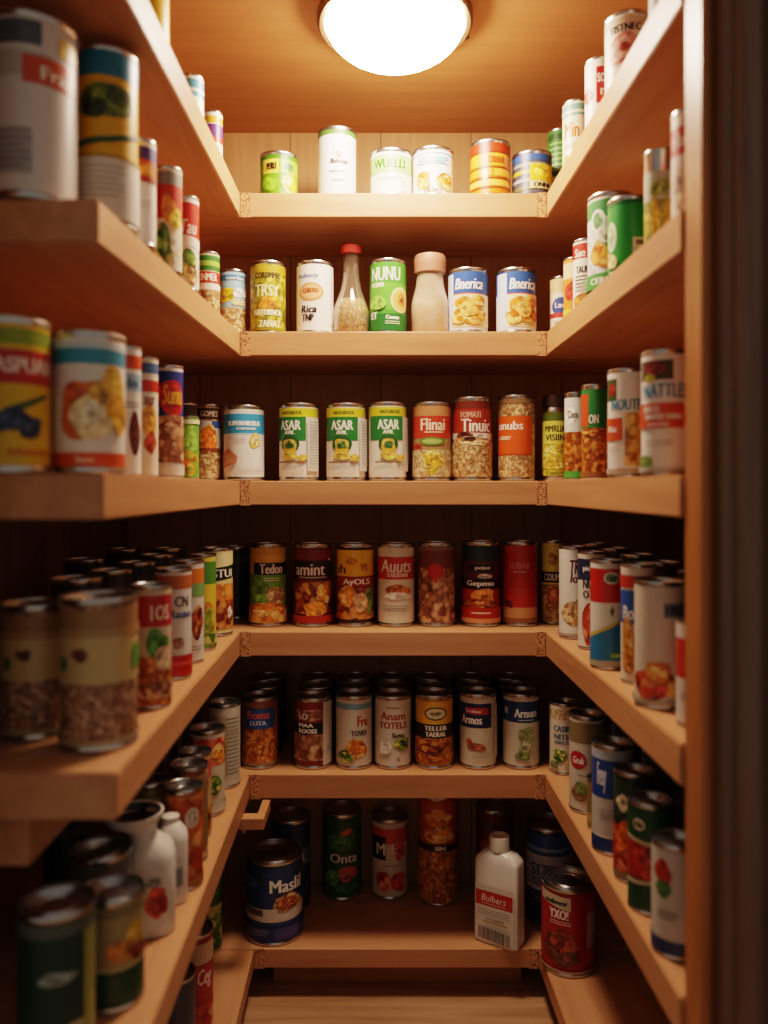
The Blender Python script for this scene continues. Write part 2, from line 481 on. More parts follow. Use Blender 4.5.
# ------------------------------------------------------------------ ceiling lamp
lY = 1.655 * DK; lx = xp(395, lY)
lamp = empty('ceiling_lamp', (lx, lY, ZCEIL))
tag(lamp, 'round flush ceiling lamp with a glowing frosted glass bowl', 'lamp')
R0 = .1165
link('rim', lathe([(R0 - .004, -.001), (R0 + .001, -.001), (R0 + .003, -.010), (R0 + .005, -.014), (R0 + .005, -.024), (R0 + .001, -.028), (R0 - .006, -.027), (R0 - .009, -.019)], 64), RIM, lamp)
dome = [(R0 * math.cos(a) * .935, -.020 - .060 * math.sin(a)) for a in [i * PI / 2 / 14 for i in range(15)]]
dome[-1] = (0, dome[-1][1])
link('glass_bowl', lathe(dome, 64), emit_material('lamp_glow', 'ffe2c8', 93.0), lamp)
for a in (.3, 2.4, 4.5):
    link('screw', lathe([(.0035, 0), (.0035, .006), (.0022, .0075), (0, .008)], 12), RIM, lamp, ((R0 + .0055) * math.cos(a), (R0 + .0055) * math.sin(a), -.025))

# ------------------------------------------------------------------ cans and bottles, shelf by shelf
K, WH, CR = '1c1512', 'efe9df', 'e6d9bd'
def lines(u, v, w, n, m='8a8078', h=.012, gap=.03):
    return [r(u - w / 2, u + w / 2 * (1 - .25 * (i % 3 == 2)), v - i * gap, v - i * gap + h, m) for i in range(n)]

# --- top shelf, rear wall
can(279, 1.975, 38, 150, 1, [b(0, 1, '6aa82c'), b(.9, 1, '4c7d22'), r(-.95, .02, .52, .88, 'ead65c'), r(-.72, -.12, .60, .80, 'c9a63a'), t('PERU', -.42, .70, .5, .16, K),
     r(.06, 1.3, .52, .88, '93bb45'), e(.55, .7, .3, .1, '3c7a2c'), e(.62, .28, .5, .26, 'corn'), e(-.5, .25, .4, .18, '7fc02e')],
    'short green can with a yellow name panel on the topmost rear shelf')
can(337, 1.98, 39, 125, 1, [b(0, 1, 'eee9e6'), b(.93, 1, '557a3c'), e(.1, .62, .15, .05, 'b93a36'), e(.1, .62, .07, .022, 'e08a80'), t('Belvom', .12, .51, .85, .075, '3a3030'),
     t('naturale', 0, .36, .8, .035, '8a807c'), t('crema', .05, .22, .55, .03, '9a908c')],
    'tall white canister with a green rim and a small red emblem', name='food_canister', lid='green')
can(391, 1.975, 42, 147, 1, [b(0, 1, 'f0ecdf'), b(.52, .93, '7fae58'), r(-1.2, 1.2, .55, .9, 'a8c47c'), t('WUELLI', -.1, .72, 1.6, .22, '2f6e20'), b(.5, .525, 'd8c890'), *lines(-.2, .38, 1.4, 3, 'd0c8b4'), r(.5, .8, .05, .4, 'e0dac8')],
    'pale green and white can in the middle of the topmost rear shelf')
can(433, 1.975, 41, 145, 1, [b(0, 1, 'eeeae2'), b(.9, .94, '6a9ac8'), *lines(0, .82, 1.7, 4, '3f74ac', .022, .05), r(.1, .6, .72, .84, '7ec0cc'), e(-.5, .3, .42, .2, 'peach'), e(.62, .28, .42, .2, 'peach'), t('NUTLI', 0, .06, .8, .06, '7a5a30')],
    'white can with blue stripes and pictures of nuts')
can(490, 1.975, 41, 138, 1, [b(0, 1, 'e0761c'), b(.82, 1, 'b2381a'), b(.8, .82, '5a2410'), r(-1.1, -.1, .55, .78, 'f0a030'), r(-.02, .9, .55, .78, 'f0a838'), b(.50, .525, '7a3410'),
     r(-1.2, .1, .34, .48, 'f0942a'), r(.2, 1.2, .34, .48, 'f0a43a'), b(.29, .31, '7a3410'), r(-1.2, 1.1, .14, .26, 'f2b048'), b(.1, .12, '8a3c12'), t('ORANL', .35, .66, .8, .14, 'c04a14'), e(-.25, .38, .14, .12, 'f8dca0')],
    'orange can with a red top band and brown gridlines')
can(532, 1.975, 40, 149, 1, [b(0, 1, '4a4a52'), b(.84, 1, '2f5490'), b(.7, .78, '8a8a86'), b(.5, .6, 'b8a030'), b(.3, .38, '9a9a98'), b(.1, .18, '6a6438'), r(-.1, 1.25, .32, .74, 'e8b82c'), e(.5, .58, .5, .16, 'f2cc40'), r(-.1, 1.25, .12, .3, 'd8c890'), t('ONNE', .55, .21, .9, .12, K)],
    'squat dark striped can with a blue rim and a yellow panel')
# top shelf, door side
can(560, 2.04, 25, 127, 1, [b(0, 1, '3f7a34'), b(.88, .96, '24501e'), b(.3, .4, 'd8d0a0'), *lines(-.3, .82, 1.2, 6, '9ac070', .02, .07), t('BIL', -.5, .22, .8, .12, WH), b(0, .06, K)],
    'slim green can in the corner of the topmost shelf by the door side')
can(576, 1.81, 27, 98, 1, [b(0, 1, 'ece0c0'), b(.8, .97, '7aa89a'), b(.84, .88, 'e8e0c8'), t('Min', -.35, .6, 1.1, .22, 'd8691c'), *lines(-.3, .4, 1.2, 3, 'c0a878'), e(-.4, .14, .6, .12, 'corn')],
    'cream can with a teal top band and orange lettering on the topmost shelf')
can(600, 1.63, 30, 55, 1, [b(0, 1, 'eee6da'), r(-.25, .75, .42, .9, 'b82a24'), t('SO', .1, .75, .5, .12, WH), t('ri', .25, .58, .4, .12, WH), e(.35, .38, .3, .07, '3f8a3a'), e(-.9, .55, .35, .1, 'c83a30'), b(0, .05, 'c8bca8')],
    'white can with an upright red panel on the topmost shelf')
can(627, 1.487, 44, 8, 1, [b(0, 1, 'ecdccb'), b(.88, .97, 'd8c0a8'), t('TISTNEC', -.1, .84, 1.5, .09, '2a2020'), e(-.2, .58, .75, .2, 'cf8d80'), e(-.3, .58, .5, .13, 'e6b8a8'), e(-.1, .6, .22, .06, 'b85a50'), *lines(-.1, .3, 1.0, 2, 'd0b8a8')],
    'tall cream can with black capitals and a pink picture on the topmost shelf')
can(671, 1.30, 44, -40, 1, [b(0, 1, '9a948e'), b(.1, .2, '5a5450')],
    'grey can cut off by the photo edge beside the door frame on the topmost shelf', h=.15)
# top shelf, left side
can(213, 1.77, 19.5, 110, 1, [b(0, 1, 'eee4d4'), b(.8, .93, 'e0b03c'), b(.55, .78, '6a3a78'), b(.44, .55, 'c03a2a'), e(.2, .25, .4, .12, 'b0803c'), *lines(.1, .38, 1, 2)],
    'slim can with yellow, purple and red bands on the topmost side shelf')
can(192, 1.62, 24, 73, 1, [b(0, 1, 'efe8de'), b(.66, .95, '5aa0b8'), b(.74, .80, 'dfeaea'), e(.2, .42, .45, .14, 'b8403c'), t('vro', .3, .42, .6, .08, WH), *lines(.2, .2, 1, 3)],
    'slim white can with a pale blue top on the topmost side shelf')
can(143, 1.30, 52, -55, 1, [b(0, 1, 'efe8e0'), r(-.1, 2.4, 0, 1, 'e6b41e'), r(.3, 1.1, .5, .7, 'd8741a'), r(-1.0, -.1, .62, .75, 'c84030')],
    'white and yellow can cropped by the upper photo edge on the topmost side shelf', h=.16)

# --- second shelf, rear wall
can(268, 1.975, 36, 260, 2, [b(0, 1, 'yellowmix'), b(.86, .97, 'b89a30'), t('COROMMEL', 0, .83, 1.5, .09, '4a3c10'), t('TRSY', -.05, .6, 1.4, .18, 'efe8b0'), e(.1, .42, .6, .1, 'd8842c'), t('NATURNOL', 0, .27, 1.6, .09, 'f2ecc0'), t('ZANAT', .1, .1, 1.2, .1, 'f2ecc0'), b(.0, .04, '8a7a20')],
    'yellow green can covered with a busy herb print on the second shelf')
can(315, 1.975, 37.5, 260, 2, [b(0, 1, 'f3eee6'), t('Auleesy', -.45, .82, 1.3, .09, '6a82a8', .2), o_(-.25, .58, .72, .14, 'e0905a'), o_(-.25, .58, .62, .11, 'eeb080'), t('CUROSO', -.25, .6, .85, .07, 'b0542a'), t('Rica', -.35, .32, .85, .11, K, .15), t('TNP', -.4, .19, .65, .1, K),
      r(1.0, 1.3, .1, .9, 'e0dad2')],
    'white can with an orange oval and black script on the second shelf')
can(388, 1.975, 37, 258, 2, [b(0, 1, '4f9c3c'), b(.3, .7, '66b246'), t('NUNU', -.15, .83, 1.7, .2, 'f4f4e4'), t('VCINAI', -.65, .67, .8, .07, 'eef0d8'), o_(.75, .45, .62, .19, 'e8dca0'), o_(.75, .45, .5, .15, 'eab868'), e(.8, .45, .28, .09, 'c8843c'), e(.8, .45, .12, .04, '8a4a20'),
      b(0, .24, '256a2c'), t('Coume', .25, .19, .7, .06, 'f0f0e0'), t('ET', -.8, .22, .4, .1, 'f0f0e0'), *lines(.25, .12, .8, 2, 'c8dcb8'), e(-.6, .4, .5, .1, '8cc85a')],
    'green can with large white capitals and a sliced fruit picture on the second shelf')
prawn = [b(0, 1, 'dfe2e6'), b(.63, 1, '345a9e'), r(-1.4, -.72, .02, .98, 'cdd6e2'), r(-.72, 1.5, .61, .63, 'c04a30'), t('Bnerica', .15, .79, 1.45, .19, 'f4f2ee', .25), r(-.7, 1.5, .05, .61, 'f2dcae'), e(-.1, .43, .5, .13, 'peach'), e(.6, .48, .42, .11, 'orange'), e(.45, .24, .6, .15, 'peach'), e(-.35, .22, .4, .12, 'orange'), e(.15, .35, .4, .13, 'f0b860'), *lines(.2, .065, 1.3, 1, 'b0703a')]
can(468, 1.975, 40, 267, 2, prawn, 'blue and white can with yellow fruit picture, standing next to the cloudy bottle', yaw=-.1)
can(516, 1.975, 40, 267, 2, prawn, 'blue and white fruit can, last one before the corner on the second shelf', yaw=.25)
# second shelf, left side
can(233, 1.985, 27, 269, 2, [b(0, 1, 'granola'), b(.42, 1, '9fc4d4'), b(.86, .95, '4c86b0'), e(-.5, .62, .6, .13, 'edc63a'), e(.6, .66, .6, .08, 'e8e8e8'), t('corlan', .2, .9, 1.4, .06, WH), e(.5, .5, .5, .06, 'd8c090')],
    'pale blue and oat coloured can wedged in the corner of the second shelf')
can(208, 1.756, 23, 251, 2, [b(0, 1, 'd8ccb0'), b(.72, .97, '3f7a30'), b(.8, .88, '9ac050'), b(.52, .70, 'c23424'), t('INMER', .1, .61, 1.5, .12, 'f4ead8'), b(.0, .4, 'granola'), b(.4, .5, 'ece4d4')],
    'green, red and cream can just before the corner on the second side shelf')
can(186, 1.53, 26, 195, 2, [b(0, 1, 'e8e0d2'), b(.5, .95, 'c8321e'), t('Tau', .25, .68, 1.3, .16, 'f4e8dc', .2), p([(-1.6, .5), (1.6, .44), (1.6, .55), (-1.6, .62)], 'efe4d4'), e(.2, .26, .7, .16, 'greens'), e(.5, .14, .5, .1, 'granola')],
    'white can with a red upper half and a leafy picture on the second side shelf')
can(167, 1.4, 30, 165, 2, [b(0, 1, 'ddd0b4'), b(.84, .97, '8a8880'), b(.5, .84, 'c0341e'), e(.1, .6, .5, .14, 'e08a3a'), e(.6, .5, .5, .1, 'e8c84a'), e(-.3, .22, .7, .2, 'greens'), e(.6, .22, .4, .14, 'e4dcc0')],
    'red can with a grey rim and vegetable picture on the second side shelf')
can(140, 1.25, 32, 137, 2, [b(0, 1, 'e9e2da'), b(.82, .95, '4a3a8a'), b(.64, .82, 'c8601e'), b(.6, .64, 'a83420'), e(.4, .72, .5, .06, 'e8a040'), *lines(.3, .4, 1, 3, 'c8c0b8')],
    'white can with violet and orange top bands on the second side shelf')
can(106, 1.175, 63, 42, 2, [b(0, 1, 'e0a81e'), b(.85, 1, '2f7f9c'), e(0, .7, .9, .11, '6a7a2c'), e(-.4, .66, .4, .07, '394c1c'), e(.4, .74, .45, .06, '4a5a20'), p([(-1.6, .44), (.2, .49), (1.3, .56), (1.3, .535), (.2, .455), (-1.6, .40)], '2c5a34'), b(0, .36, 'd9d2c6'), *lines(-.2, .3, 1.5, 6, 'b8b0a6', .012, .035), b(.36, .375, 'b08a2a')],
    'tall yellow can with a blue rim and green leaf picture near the doorway')
can(32, 1.085, 88, 6, 2, [b(0, 1, 'd4cec8'), r(-1.5, .2, .84, .98, '5a6070'), b(.66, .8, 'b9b2ae'), r(-.2, 1.1, .62, .78, 'c8522a'), t('Fran', .6, .69, .8, .08, 'efe2d4'), r(.6, 1.2, .82, .93, 'd8b040'), r(-1.2, .0, .1, .36, 'a9a5a4'), *lines(-.5, .33, .9, 6, '8a8888', .012, .04)],
    'very large white can with an orange strip on the second side shelf')
# second shelf, door side
can(561, 1.985, 22, 276, 2, [b(0, 1, 'ecdcc4'), b(.74, 1, 'e0bd8c'), o_(0, .5, .9, .16, '3a4a86'), t('Lav', -.1, .52, .9, .1, WH), b(.3, .38, 'b8403a'), *lines(0, .22, 1.2, 3, '8a8aa0')],
    'small peach topped can with a blue oval in the corner on the door side')
can(574, 1.85, 21, 257, 2, [b(0, 1, 'e0883a'), b(.7, .95, 'e8d0a0'), e(-.3, .5, .6, .16, 'b83420'), b(0, .22, 'e8c048')],
    'slim orange can next to the small peach topped one on the second shelf')
can(586, 1.74, 26, 238, 2, [b(0, 1, 'ece2d4'), b(.76, .97, 'c03828'), t('Sae', -.5, .84, .9, .12, WH), t('TAUR', -.3, .6, 1.0, .1, '303030'), *lines(-.4, .5, 1, 5, '5a5a5a', .015, .05), e(-.3, .14, .7, .13, 'orange')],
    'white can with a red top and rows of small print on the second shelf')
can(611, 1.56, 46, 190, 2, [b(0, 1, 'd9d6c0'), b(.12, .97, 'print'), b(.78, .97, '3f8a4a'), o_(-.6, .74, .38, .13, 'e8e8d8'), e(-.6, .74, .25, .08, '6aa06a'), e(-.4, .38, .55, .16, 'orange'), e(.4, .5, .6, .14, '5a8a50'), e(-.1, .56, .4, .1, 'dcdcc8'), b(0, .16, '4a9a4a'), t('CERNA', -.3, .08, 1.2, .07, WH)],
    'large green and silver patterned can on the second shelf door side')
can(630, 1.42, 44, 194, 2, [b(0, 1, '22983a'), b(.94, 1, '156a28'), o_(-.95, .5, .32, .22, 'd9e6cc'), e(-.95, .5, .2, .14, '9cc08a'), r(.12, 1.3, .06, .44, 'd8dccf'), r(.25, .9, .33, .4, '6a6a60'), *lines(.6, .28, .9, 6, 'a8b09c', .012, .035), e(-.9, .14, .3, .12, 'e0c890')],
    'bright green can with a white ingredients panel on the second shelf')
can(660, 1.28, 31, 147, 2, [b(0, .5, 'yellowmix'), b(.5, .8, 'b0b0a0'), e(-.3, .3, .3, .22, 'd8b83a'), e(.5, .3, .25, .2, 'd8b83a'), e(0, .62, .6, .1, '8a9a48'), b(0, .05, 'c8b050')],
    'shiny metallic can with yellow stripes beside the door frame')
can(693, 1.15, 42, 105, 2, [b(0, 1, 'e4d9cc'), b(.62, .88, 'c24a40'), t('Ha', -.7, .75, .8, .12, WH), e(-.6, .3, .5, .2, 'e0c8b0')],
    'white and red can half hidden behind the door frame on the second shelf')

# --- third shelf, rear wall
can(244, 1.975, 41, 405, 3, [b(0, 1, 'e9e6de'), b(.64, .93, '3f9cc8'), r(-1.4, 1.4, .625, .64, 'c8dce4'), t('SUPERNRSIUS', 0, .79, 1.7, .07, 'f2f6f8'), t('coreon', .1, .71, .9, .035, 'dceaf0'), e(.55, .53, .32, .1, 'e6c35a'), e(.55, .53, .22, .07, 'f4e2a4'), *lines(-.4, .57, .9, 2, 'b8b0a8'),
     p([(-1.3, .12), (-.35, .2), (-.3, .3), (-.8, .42), (-1.3, .34)], 'c88a6a'), p([(-1.2, .15), (-.5, .22), (-.85, .34)], 'e0ac8c'), *lines(.3, .12, 1.4, 2, 'c8c0b8')],
    'white can with a sky blue top panel at the corner of the third shelf')
def green_can(u, mirror=False):
    return [b(0, 1, 'ebe6d8'), b(.86, .985, 'd8cc3a'), t('NATURDOL', u, .92, 1.1, .05, '6a7a20'), r(u - 1.25, u + .75, .52, .86, '2c7a38'), t('ASAR', u - .1, .74, 1.15, .14, 'f2f4ea'), t('AVIL', u - .1, .635, .55, .055, 'e0ecd8'),
            o_(u - .1, .47, .52, .12, '2a5c2c'), e(u - .1, .45, .4, .09, 'c8b04a'), e(u - .1, .45, .24, .055, '3f6a30'), r(u - .42, u + .25, .3, .4, 'd8b23c'), e(u - .1, .30, .42, .06, 'e6c65a'), e(u + .55, .27, .25, .05, 'd8b048'),
            *lines(u - .1, .2, 1.4, 1, '8a6a4a', .02), *lines(u - .1, .13, 1.5, 2, 'c8c0b0'), r(u + .8, u + 1.5, .08, .84, 'dcd8cc'), *lines(u + 1.15, .78, .5, 16, 'a8a49a', .012, .04)]
can(299, 1.975, 40, 403, 3, green_can(-.3), 'first of three matching green topped cans, next to the sky blue one', yaw=-.1)
can(346, 1.975, 40, 403, 3, green_can(-.12), 'middle one of three matching green topped cans on the third shelf')
can(387.5, 1.975, 38.5, 402, 3, green_can(.05), 'last of three matching green topped cans, next to the red noodle one', yaw=.1)
can(432, 1.975, 38.5, 402, 3, [b(0, 1, 'b08a60'), b(.86, 1, 'c08a5a'), b(.55, .86, 'c2402a'), t('Flinai', .05, .74, 1.3, .17, 'f4e4c8'), *lines(.1, .62, 1.0, 1, 'f0c8a0', .02), o_(0, .5, .75, .06, '6a8a3a'), o_(0, .5, .55, .035, 'a8c070'), e(-.9, .42, .4, .06, 'c84a3a'), b(0, .38, 'rice'), e(.05, .22, .62, .16, 'corn'), e(.05, .24, .35, .09, 'e8b83c')],
    'red and tan can with a noodle picture on the third shelf')
can(472, 1.975, 39.5, 397, 3, [b(0, 1, '9a3420'), b(.9, 1, '6a2a1a'), t('TOMATI', -.1, .82, 1.1, .08, 'c89a80'), t('Tinuic', .25, .68, 1.6, .17, 'f6ece0'), b(.5, .58, 'd8c4b0'), e(-.4, .54, .5, .05, '5a2418'), e(.6, .53, .5, .05, 'e8dccc'), b(0, .46, 'granola'), e(0, .46, 1.2, .07, 'granola'), e(-.1, .5, .3, .03, '4a2014')],
    'brick red can with white lettering above a bowl of grain on the third shelf')
can(516.5, 1.975, 37, 395, 3, [b(0, 1, 'granola'), r(-1.6, .95, .30, .78, 'dc5a20'), r(-1.6, .95, .28, .3, 'b84418'), t('unubs', -.4, .66, 1.5, .11, 'f8ece0'), t('CRERY', -.7, .5, .8, .05, 'f0c8a8'), b(.94, 1, '8a6a48')],
    'can of brown grain with an orange front panel on the third shelf')
# third shelf, door side
can(555, 1.975, 25, 395, 3, [b(0, 1, 'cfc23e'), b(.86, 1, '5a6a24'), b(.5, .86, 'ddd45e'), t('MMRLIA', 0, .74, 1.7, .1, '3a3a14'), t('VISIIN', 0, .6, 1.6, .1, '3a3a14'), b(.1, .5, 'corn'), t('Cuatno', 0, .05, 1.5, .06, '6a6a20')],
    'yellow jar with a brown screw cap in the corner of the third shelf', lid='jar', name='food_jar', cat='jar')
can(576, 1.82, 23, 392, 3, [b(0, .7, 'beans'), b(.55, .96, 'd9dcd4'), e(-.5, .74, .6, .1, 'f0f0ea'), t('Corn', -.3, .76, .9, .09, '5a6a5a'), b(0, .08, '4c9a3a')],
    'slim orange can with a white top behind the green bean tin')
can(595, 1.68, 27, 384, 3, [b(0, .52, 'beans'), b(.52, .97, '2f7c3c'), r(-1.5, -.5, .56, .92, 'd8542a'), t('ON', -.1, .64, .7, .1, 'f0ece0'), e(-.1, .5, 1.2, .05, 'beans'), b(0, .05, '8a5a30')],
    'bean can with a green top and orange patch on the third shelf')
can(627, 1.42, 38, 368, 3, [b(0, 1, 'eae4da'), r(-1.4, -.55, .72, .94, '44582c'), e(-.9, .83, .3, .06, 'a03424'), t('NOUTER', .1, .68, 1.9, .11, '3f86ac'), r(-.1, 1.5, .08, .6, 'chick'), r(-1.4, -.22, .33, .55, 'd0542e'), t('Ric', -.8, .44, .6, .06, WH), *lines(-.7, .26, .7, 2, 'c0b8b0'), b(0, .05, 'b8a890')],
    'white can with a large chickpea picture on the third shelf')
can(665, 1.22, 46, 349, 3, [b(0, 1, 'ece6dd'), r(-1.3, .35, .78, .95, '40402a'), e(-.5, .88, .5, .06, '8a2a1c'), e(-.7, .8, .3, .03, 'b8b83a'), t('NATTLES', .0, .69, 2.0, .12, '4a8fb4'), r(-1.5, .7, .37, .58, 'd4502c'), o_(.7, .475, .32, .105, 'd4502c'), t('RNCO', -.6, .53, .7, .055, WH), t('BNONITE TOWN', -.1, .465, 1.5, .05, WH), t('cumerino', -.3, .405, .9, .04, 'f0d0c0'), *lines(-.3, .25, 1.2, 2, 'c8c0b8'), e(-.9, .08, .4, .06, '7a9a50'), b(0, .03, 'c0bab0')],
    'white can with a red rounded panel beside the door frame on the third shelf')
# third shelf, left side
can(208, 1.975, 26, 404, 3, [b(0, 1, 'granola'), b(.82, .98, '4a2a22'), t('GOMES', .1, .9, 1.4, .08, 'd8c8b0'), b(.4, .8, 'c8c4bc'), r(.3, 1.4, .7, .8, '3a5a9a'), e(0, .55, .75, .2, 'orange'), e(.1, .52, .4, .14, 'd86a20'), b(.38, .42, '7a3a28')],
    'granola can with a dark brown top band in the corner of the third side shelf')
can(186, 1.87, 22, 403, 3, [b(0, 1, '3a2620'), b(.75, .85, '8a7a6a')],
    'dark topped can peeping over the small green one on the third side shelf')
can(189, 1.75, 20, 416, 3, [b(0, 1, '6aa03a'), e(.1, .65, .8, .25, '8cc04a'), e(.1, .25, .9, .2, 'mixveg'), b(.9, .97, 'd8d8b0')],
    'small bright green can on the third side shelf')
can(169, 1.5, 28, 365, 3, [b(0, 1, 'e2d8cc'), b(.55, .97, '2f3c86'), e(.2, .72, 1.0, .17, 'b8281e'), t('Sunu', .3, .75, 1.5, .18, 'f0b03a', .2), b(.12, .5, 'meat'), e(.1, .5, 1.2, .06, 'meat'), b(0, .1, 'd8ccc0')],
    'blue and red can with yellow script on the third side shelf')
can(146, 1.38, 24, 357, 3, [b(0, 1, 'e8dcc8'), b(.88, .97, '4a6a9a'), b(.72, .82, 'c43a24'), e(.3, .45, .6, .18, 'e0a040'), e(.4, .28, .5, .1, 'c8542a'), t('aur', .3, .64, .9, .07, '7a3020')],
    'cream can with blue and red bands on the third side shelf')
can(127, 1.27, 28, 346, 3, [b(0, 1, 'e6e0d6'), b(.84, .95, 'd2502a'), b(.66, .8, '9ab8cc'), t('dos', .4, .73, .9, .08, '3a5a80'), e(.6, .32, .5, .16, '5a2a1c'), *lines(.4, .56, 1, 2)],
    'white can with an orange rim band on the third side shelf')
can(89, 1.1, 71, 330, 3, [b(0, 1, 'e9e1d6'), b(.8, .92, '3f95b0'), b(.92, .97, 'c8d8dc'), b(.0, .11, 'd8582c'), e(-.1, .45, .72, .24, 'd06a30'), e(.05, .38, .55, .18, 'ecd7a4'), e(.6, .58, .5, .2, 'e6b44c'), e(.9, .42, .35, .16, 'e0a03c'), e(.1, .42, .3, .09, 'f2e4c0'), t('lan', -.1, .055, .4, .05, 'f0c8a8')],
    'white can with a peach picture and orange base on the third side shelf')
can(11, 1.03, 74, 315, 3, [b(0, 1, 'd8b024'), b(.86, .97, '8a9a2c'), b(.58, .82, 'b82a26'), t('RASPUAN', .3, .71, 1.9, .11, 'ecd8c8'), p([(-.2, .4), (1.0, .52), (1.1, .5), (.0, .36)], '3a5a2c'), e(.1, .33, .42, .08, '2c3c58'), e(.5, .27, .32, .08, '26344e'), e(-.3, .3, .35, .07, '34466a'), t('blunot', .5, .1, 1.1, .05, 'c8702a')],
    'yellow and red can with dark berries at the near end of the third side shelf')

# --- fourth shelf, rear wall
can(268, 2.01, 36.5, 542, 4, [b(0, 1, 'e6b03c'), b(.9, 1, 'd0a048'), b(.2, .64, '74a844'), e(-.6, .4, .9, .2, '6fa03c'), r(-.85, 1.5, .64, .8, '1e2620'), t('Tedon', .2, .72, 1.3, .13, 'f4ece0'), e(.5, .36, .6, .13, 'granola'), b(0, .22, 'orange'), e(0, .18, 1.2, .09, 'orange'), *lines(.2, .59, .8, 2, 'd8dcb0')],
    'green and amber can with a black name band on the fourth shelf')
can(313, 2.01, 38, 542, 4, [b(0, 1, '64221c'), b(.84, .97, '802824'), b(.6, .83, '2a1614'), t('amint', -.2, .71, 1.7, .15, 'f0e8e0'), *lines(0, .6, 1.6, 1, 'c8b8b0', .015), b(.12, .55, 'stew'), e(-.4, .4, .5, .14, 'stew'), e(.6, .38, .45, .13, 'orange'), e(.1, .18, .6, .1, 'e0902c'), b(0, .1, 'a8301c'), e(.9, .84, .08, .012, WH)],
    'dark maroon can with a stew picture and white lettering on the fourth shelf')
can(355, 2.01, 37.5, 542, 4, [b(0, 1, '3a1a12'), b(.62, .97, 'f4c02c'), t('ıh', -.8, .72, .5, .12, '5a2a10'), t('vs', .5, .74, .4, .1, 'b86a18'), e(-.2, .82, .3, .05, 'd89018'), b(.48, .62, '9a2c18'), t('AyOLS', .1, .54, 1.5, .1, 'f2e8dc'), b(.05, .47, 'stew'), e(-.4, .36, .5, .14, 'orange'), e(.8, .3, .35, .16, '6a8a3a'), e(.3, .28, .4, .12, 'd8a878')],
    'yellow topped can with a brown stew picture on the fourth shelf')
can(396, 2.01, 37.5, 542, 4, [b(0, 1, 'e2d6c2'), b(.58, .88, 'c43c2c'), t('Auuts', .0, .76, 1.8, .17, 'f0e6da', .15), t('KAIDDAN', .1, .64, 1.1, .06, 'eacabc'), e(.1, .42, .65, .1, 'beans'), e(.1, .36, .8, .05, 'e4d8c8'), *lines(0, .22, 1.5, 3, 'a89884')],
    'cream can with a red name panel on the fourth shelf')
can(436.5, 2.01, 37, 541, 4, [b(0, 1, 'meat'), b(.7, .97, '7a4030'), b(.0, .72, 'meat'), o_(-.05, .68, .45, .1, 'c42c20'), p([(-.45, .68), (.35, .68), (-.05, .52)], 'c42c20'), b(.95, 1, '8a6a58')],
    'brown nut can with a red heart badge on the fourth shelf')
can(481, 2.01, 38, 540, 4, [b(0, 1, 'a8281c'), b(.8, 1, '24342e'), b(.56, .8, '5a2420'), r(-.7, .7, .66, .76, '1e1614'), t('peine', .1, .71, .8, .06, 'e8dcd0'), b(.44, .57, '1a1412'), t('Gepmu', -.05, .505, 1.5, .09, 'f2ece4'), e(.1, .34, .7, .1, 'e08a3c'), e(-.1, .25, .9, .07, 'stew'), b(.06, .2, 'b02a1c'), *lines(0, .12, 1, 1, 'f0c8b8', .02), b(0, .06, 'd89060'), e(.2, .61, .4, .03, 'c8b8ac')],
    'red and black can with a sandwich picture on the fourth shelf')
can(520, 2.01, 35, 540, 4, [b(0, 1, 'b42c22'), b(.06, .2, 'c89060'), t('LUBAR', 0, .74, 1.2, .08, 'c87868'), *lines(0, .65, .8, 1, 'c88a7a', .02), *lines(.1, .42, 1, 1, 'b85a4a', .012), e(-.7, .24, .3, .05, '5a1814'), b(0, .06, '8a5a38')],
    'plain dark red can on the fourth shelf')
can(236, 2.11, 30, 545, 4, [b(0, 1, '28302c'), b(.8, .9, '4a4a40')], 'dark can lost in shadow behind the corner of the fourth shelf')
# fourth shelf, door side
can(553, 2.03, 23, 540, 4, [b(0, 1, 'e8d660'), b(.5, .64, '201a16'), t('COUM', -.1, .57, 1.4, .09, 'f0e8d8'), e(0, .8, .4, .08, 'b08a30'), b(0, .48, 'granola'), e(0, .34, .6, .12, 'beans')],
    'yellow can with a black name band in the corner of the fourth shelf')
can(574, 1.835, 30, 545, 4, [b(0, 1, 'e2dbcf'), t('TRE', .2, .8, .9, .16, '5a2440', .2), t('lo', 0, .67, .5, .1, '5a2440', .2), e(-.1, .27, .8, .14, 'granola'), e(.4, .36, .4, .08, 'rice'), b(0, .03, 'a89c8c')],
    'white can with purple script on the fourth shelf door side')
can(592, 1.71, 28, 550, 4, [b(0, 1, 'ddd4c6'), b(.72, .95, '2a3050'), t('pieur', -.2, .84, .9, .07, WH), t('NUIL', -.1, .68, 1.1, .1, '26263a'), t('OTE', -.1, .57, 1.1, .08, '26263a'), e(-.2, .26, .55, .22, 'tomato'), e(-.2, .28, .4, .14, 'b84a34')],
    'white can with navy top and red sausage picture on the fourth shelf')
can(607, 1.525, 33, 558, 4, [b(0, 1, 'e2ddd0'), b(.62, .95, 'c32a20'), o_(.3, .86, .5, .06, 'dcdccc'), e(.3, .86, .38, .04, '6a8a60'), p([(-1.6, .25), (-1.0, .28), (0, .36), (1.0, .44), (1.6, .46), (1.6, .06), (-1.6, .06)], '2c7aa8'), p([(-1.6, .25), (-1.0, .28), (0, .36), (1.0, .44), (1.6, .46), (1.6, .49), (1.0, .47), (0, .39), (-1.6, .28)], 'c9b45a'), e(.3, .54, .1, .05, '6a7a5a'), b(0, .05, 'b0a890'), e(.5, .11, .3, .025, '8ac050')],
    'red, white and blue can with a wavy band on the fourth shelf')
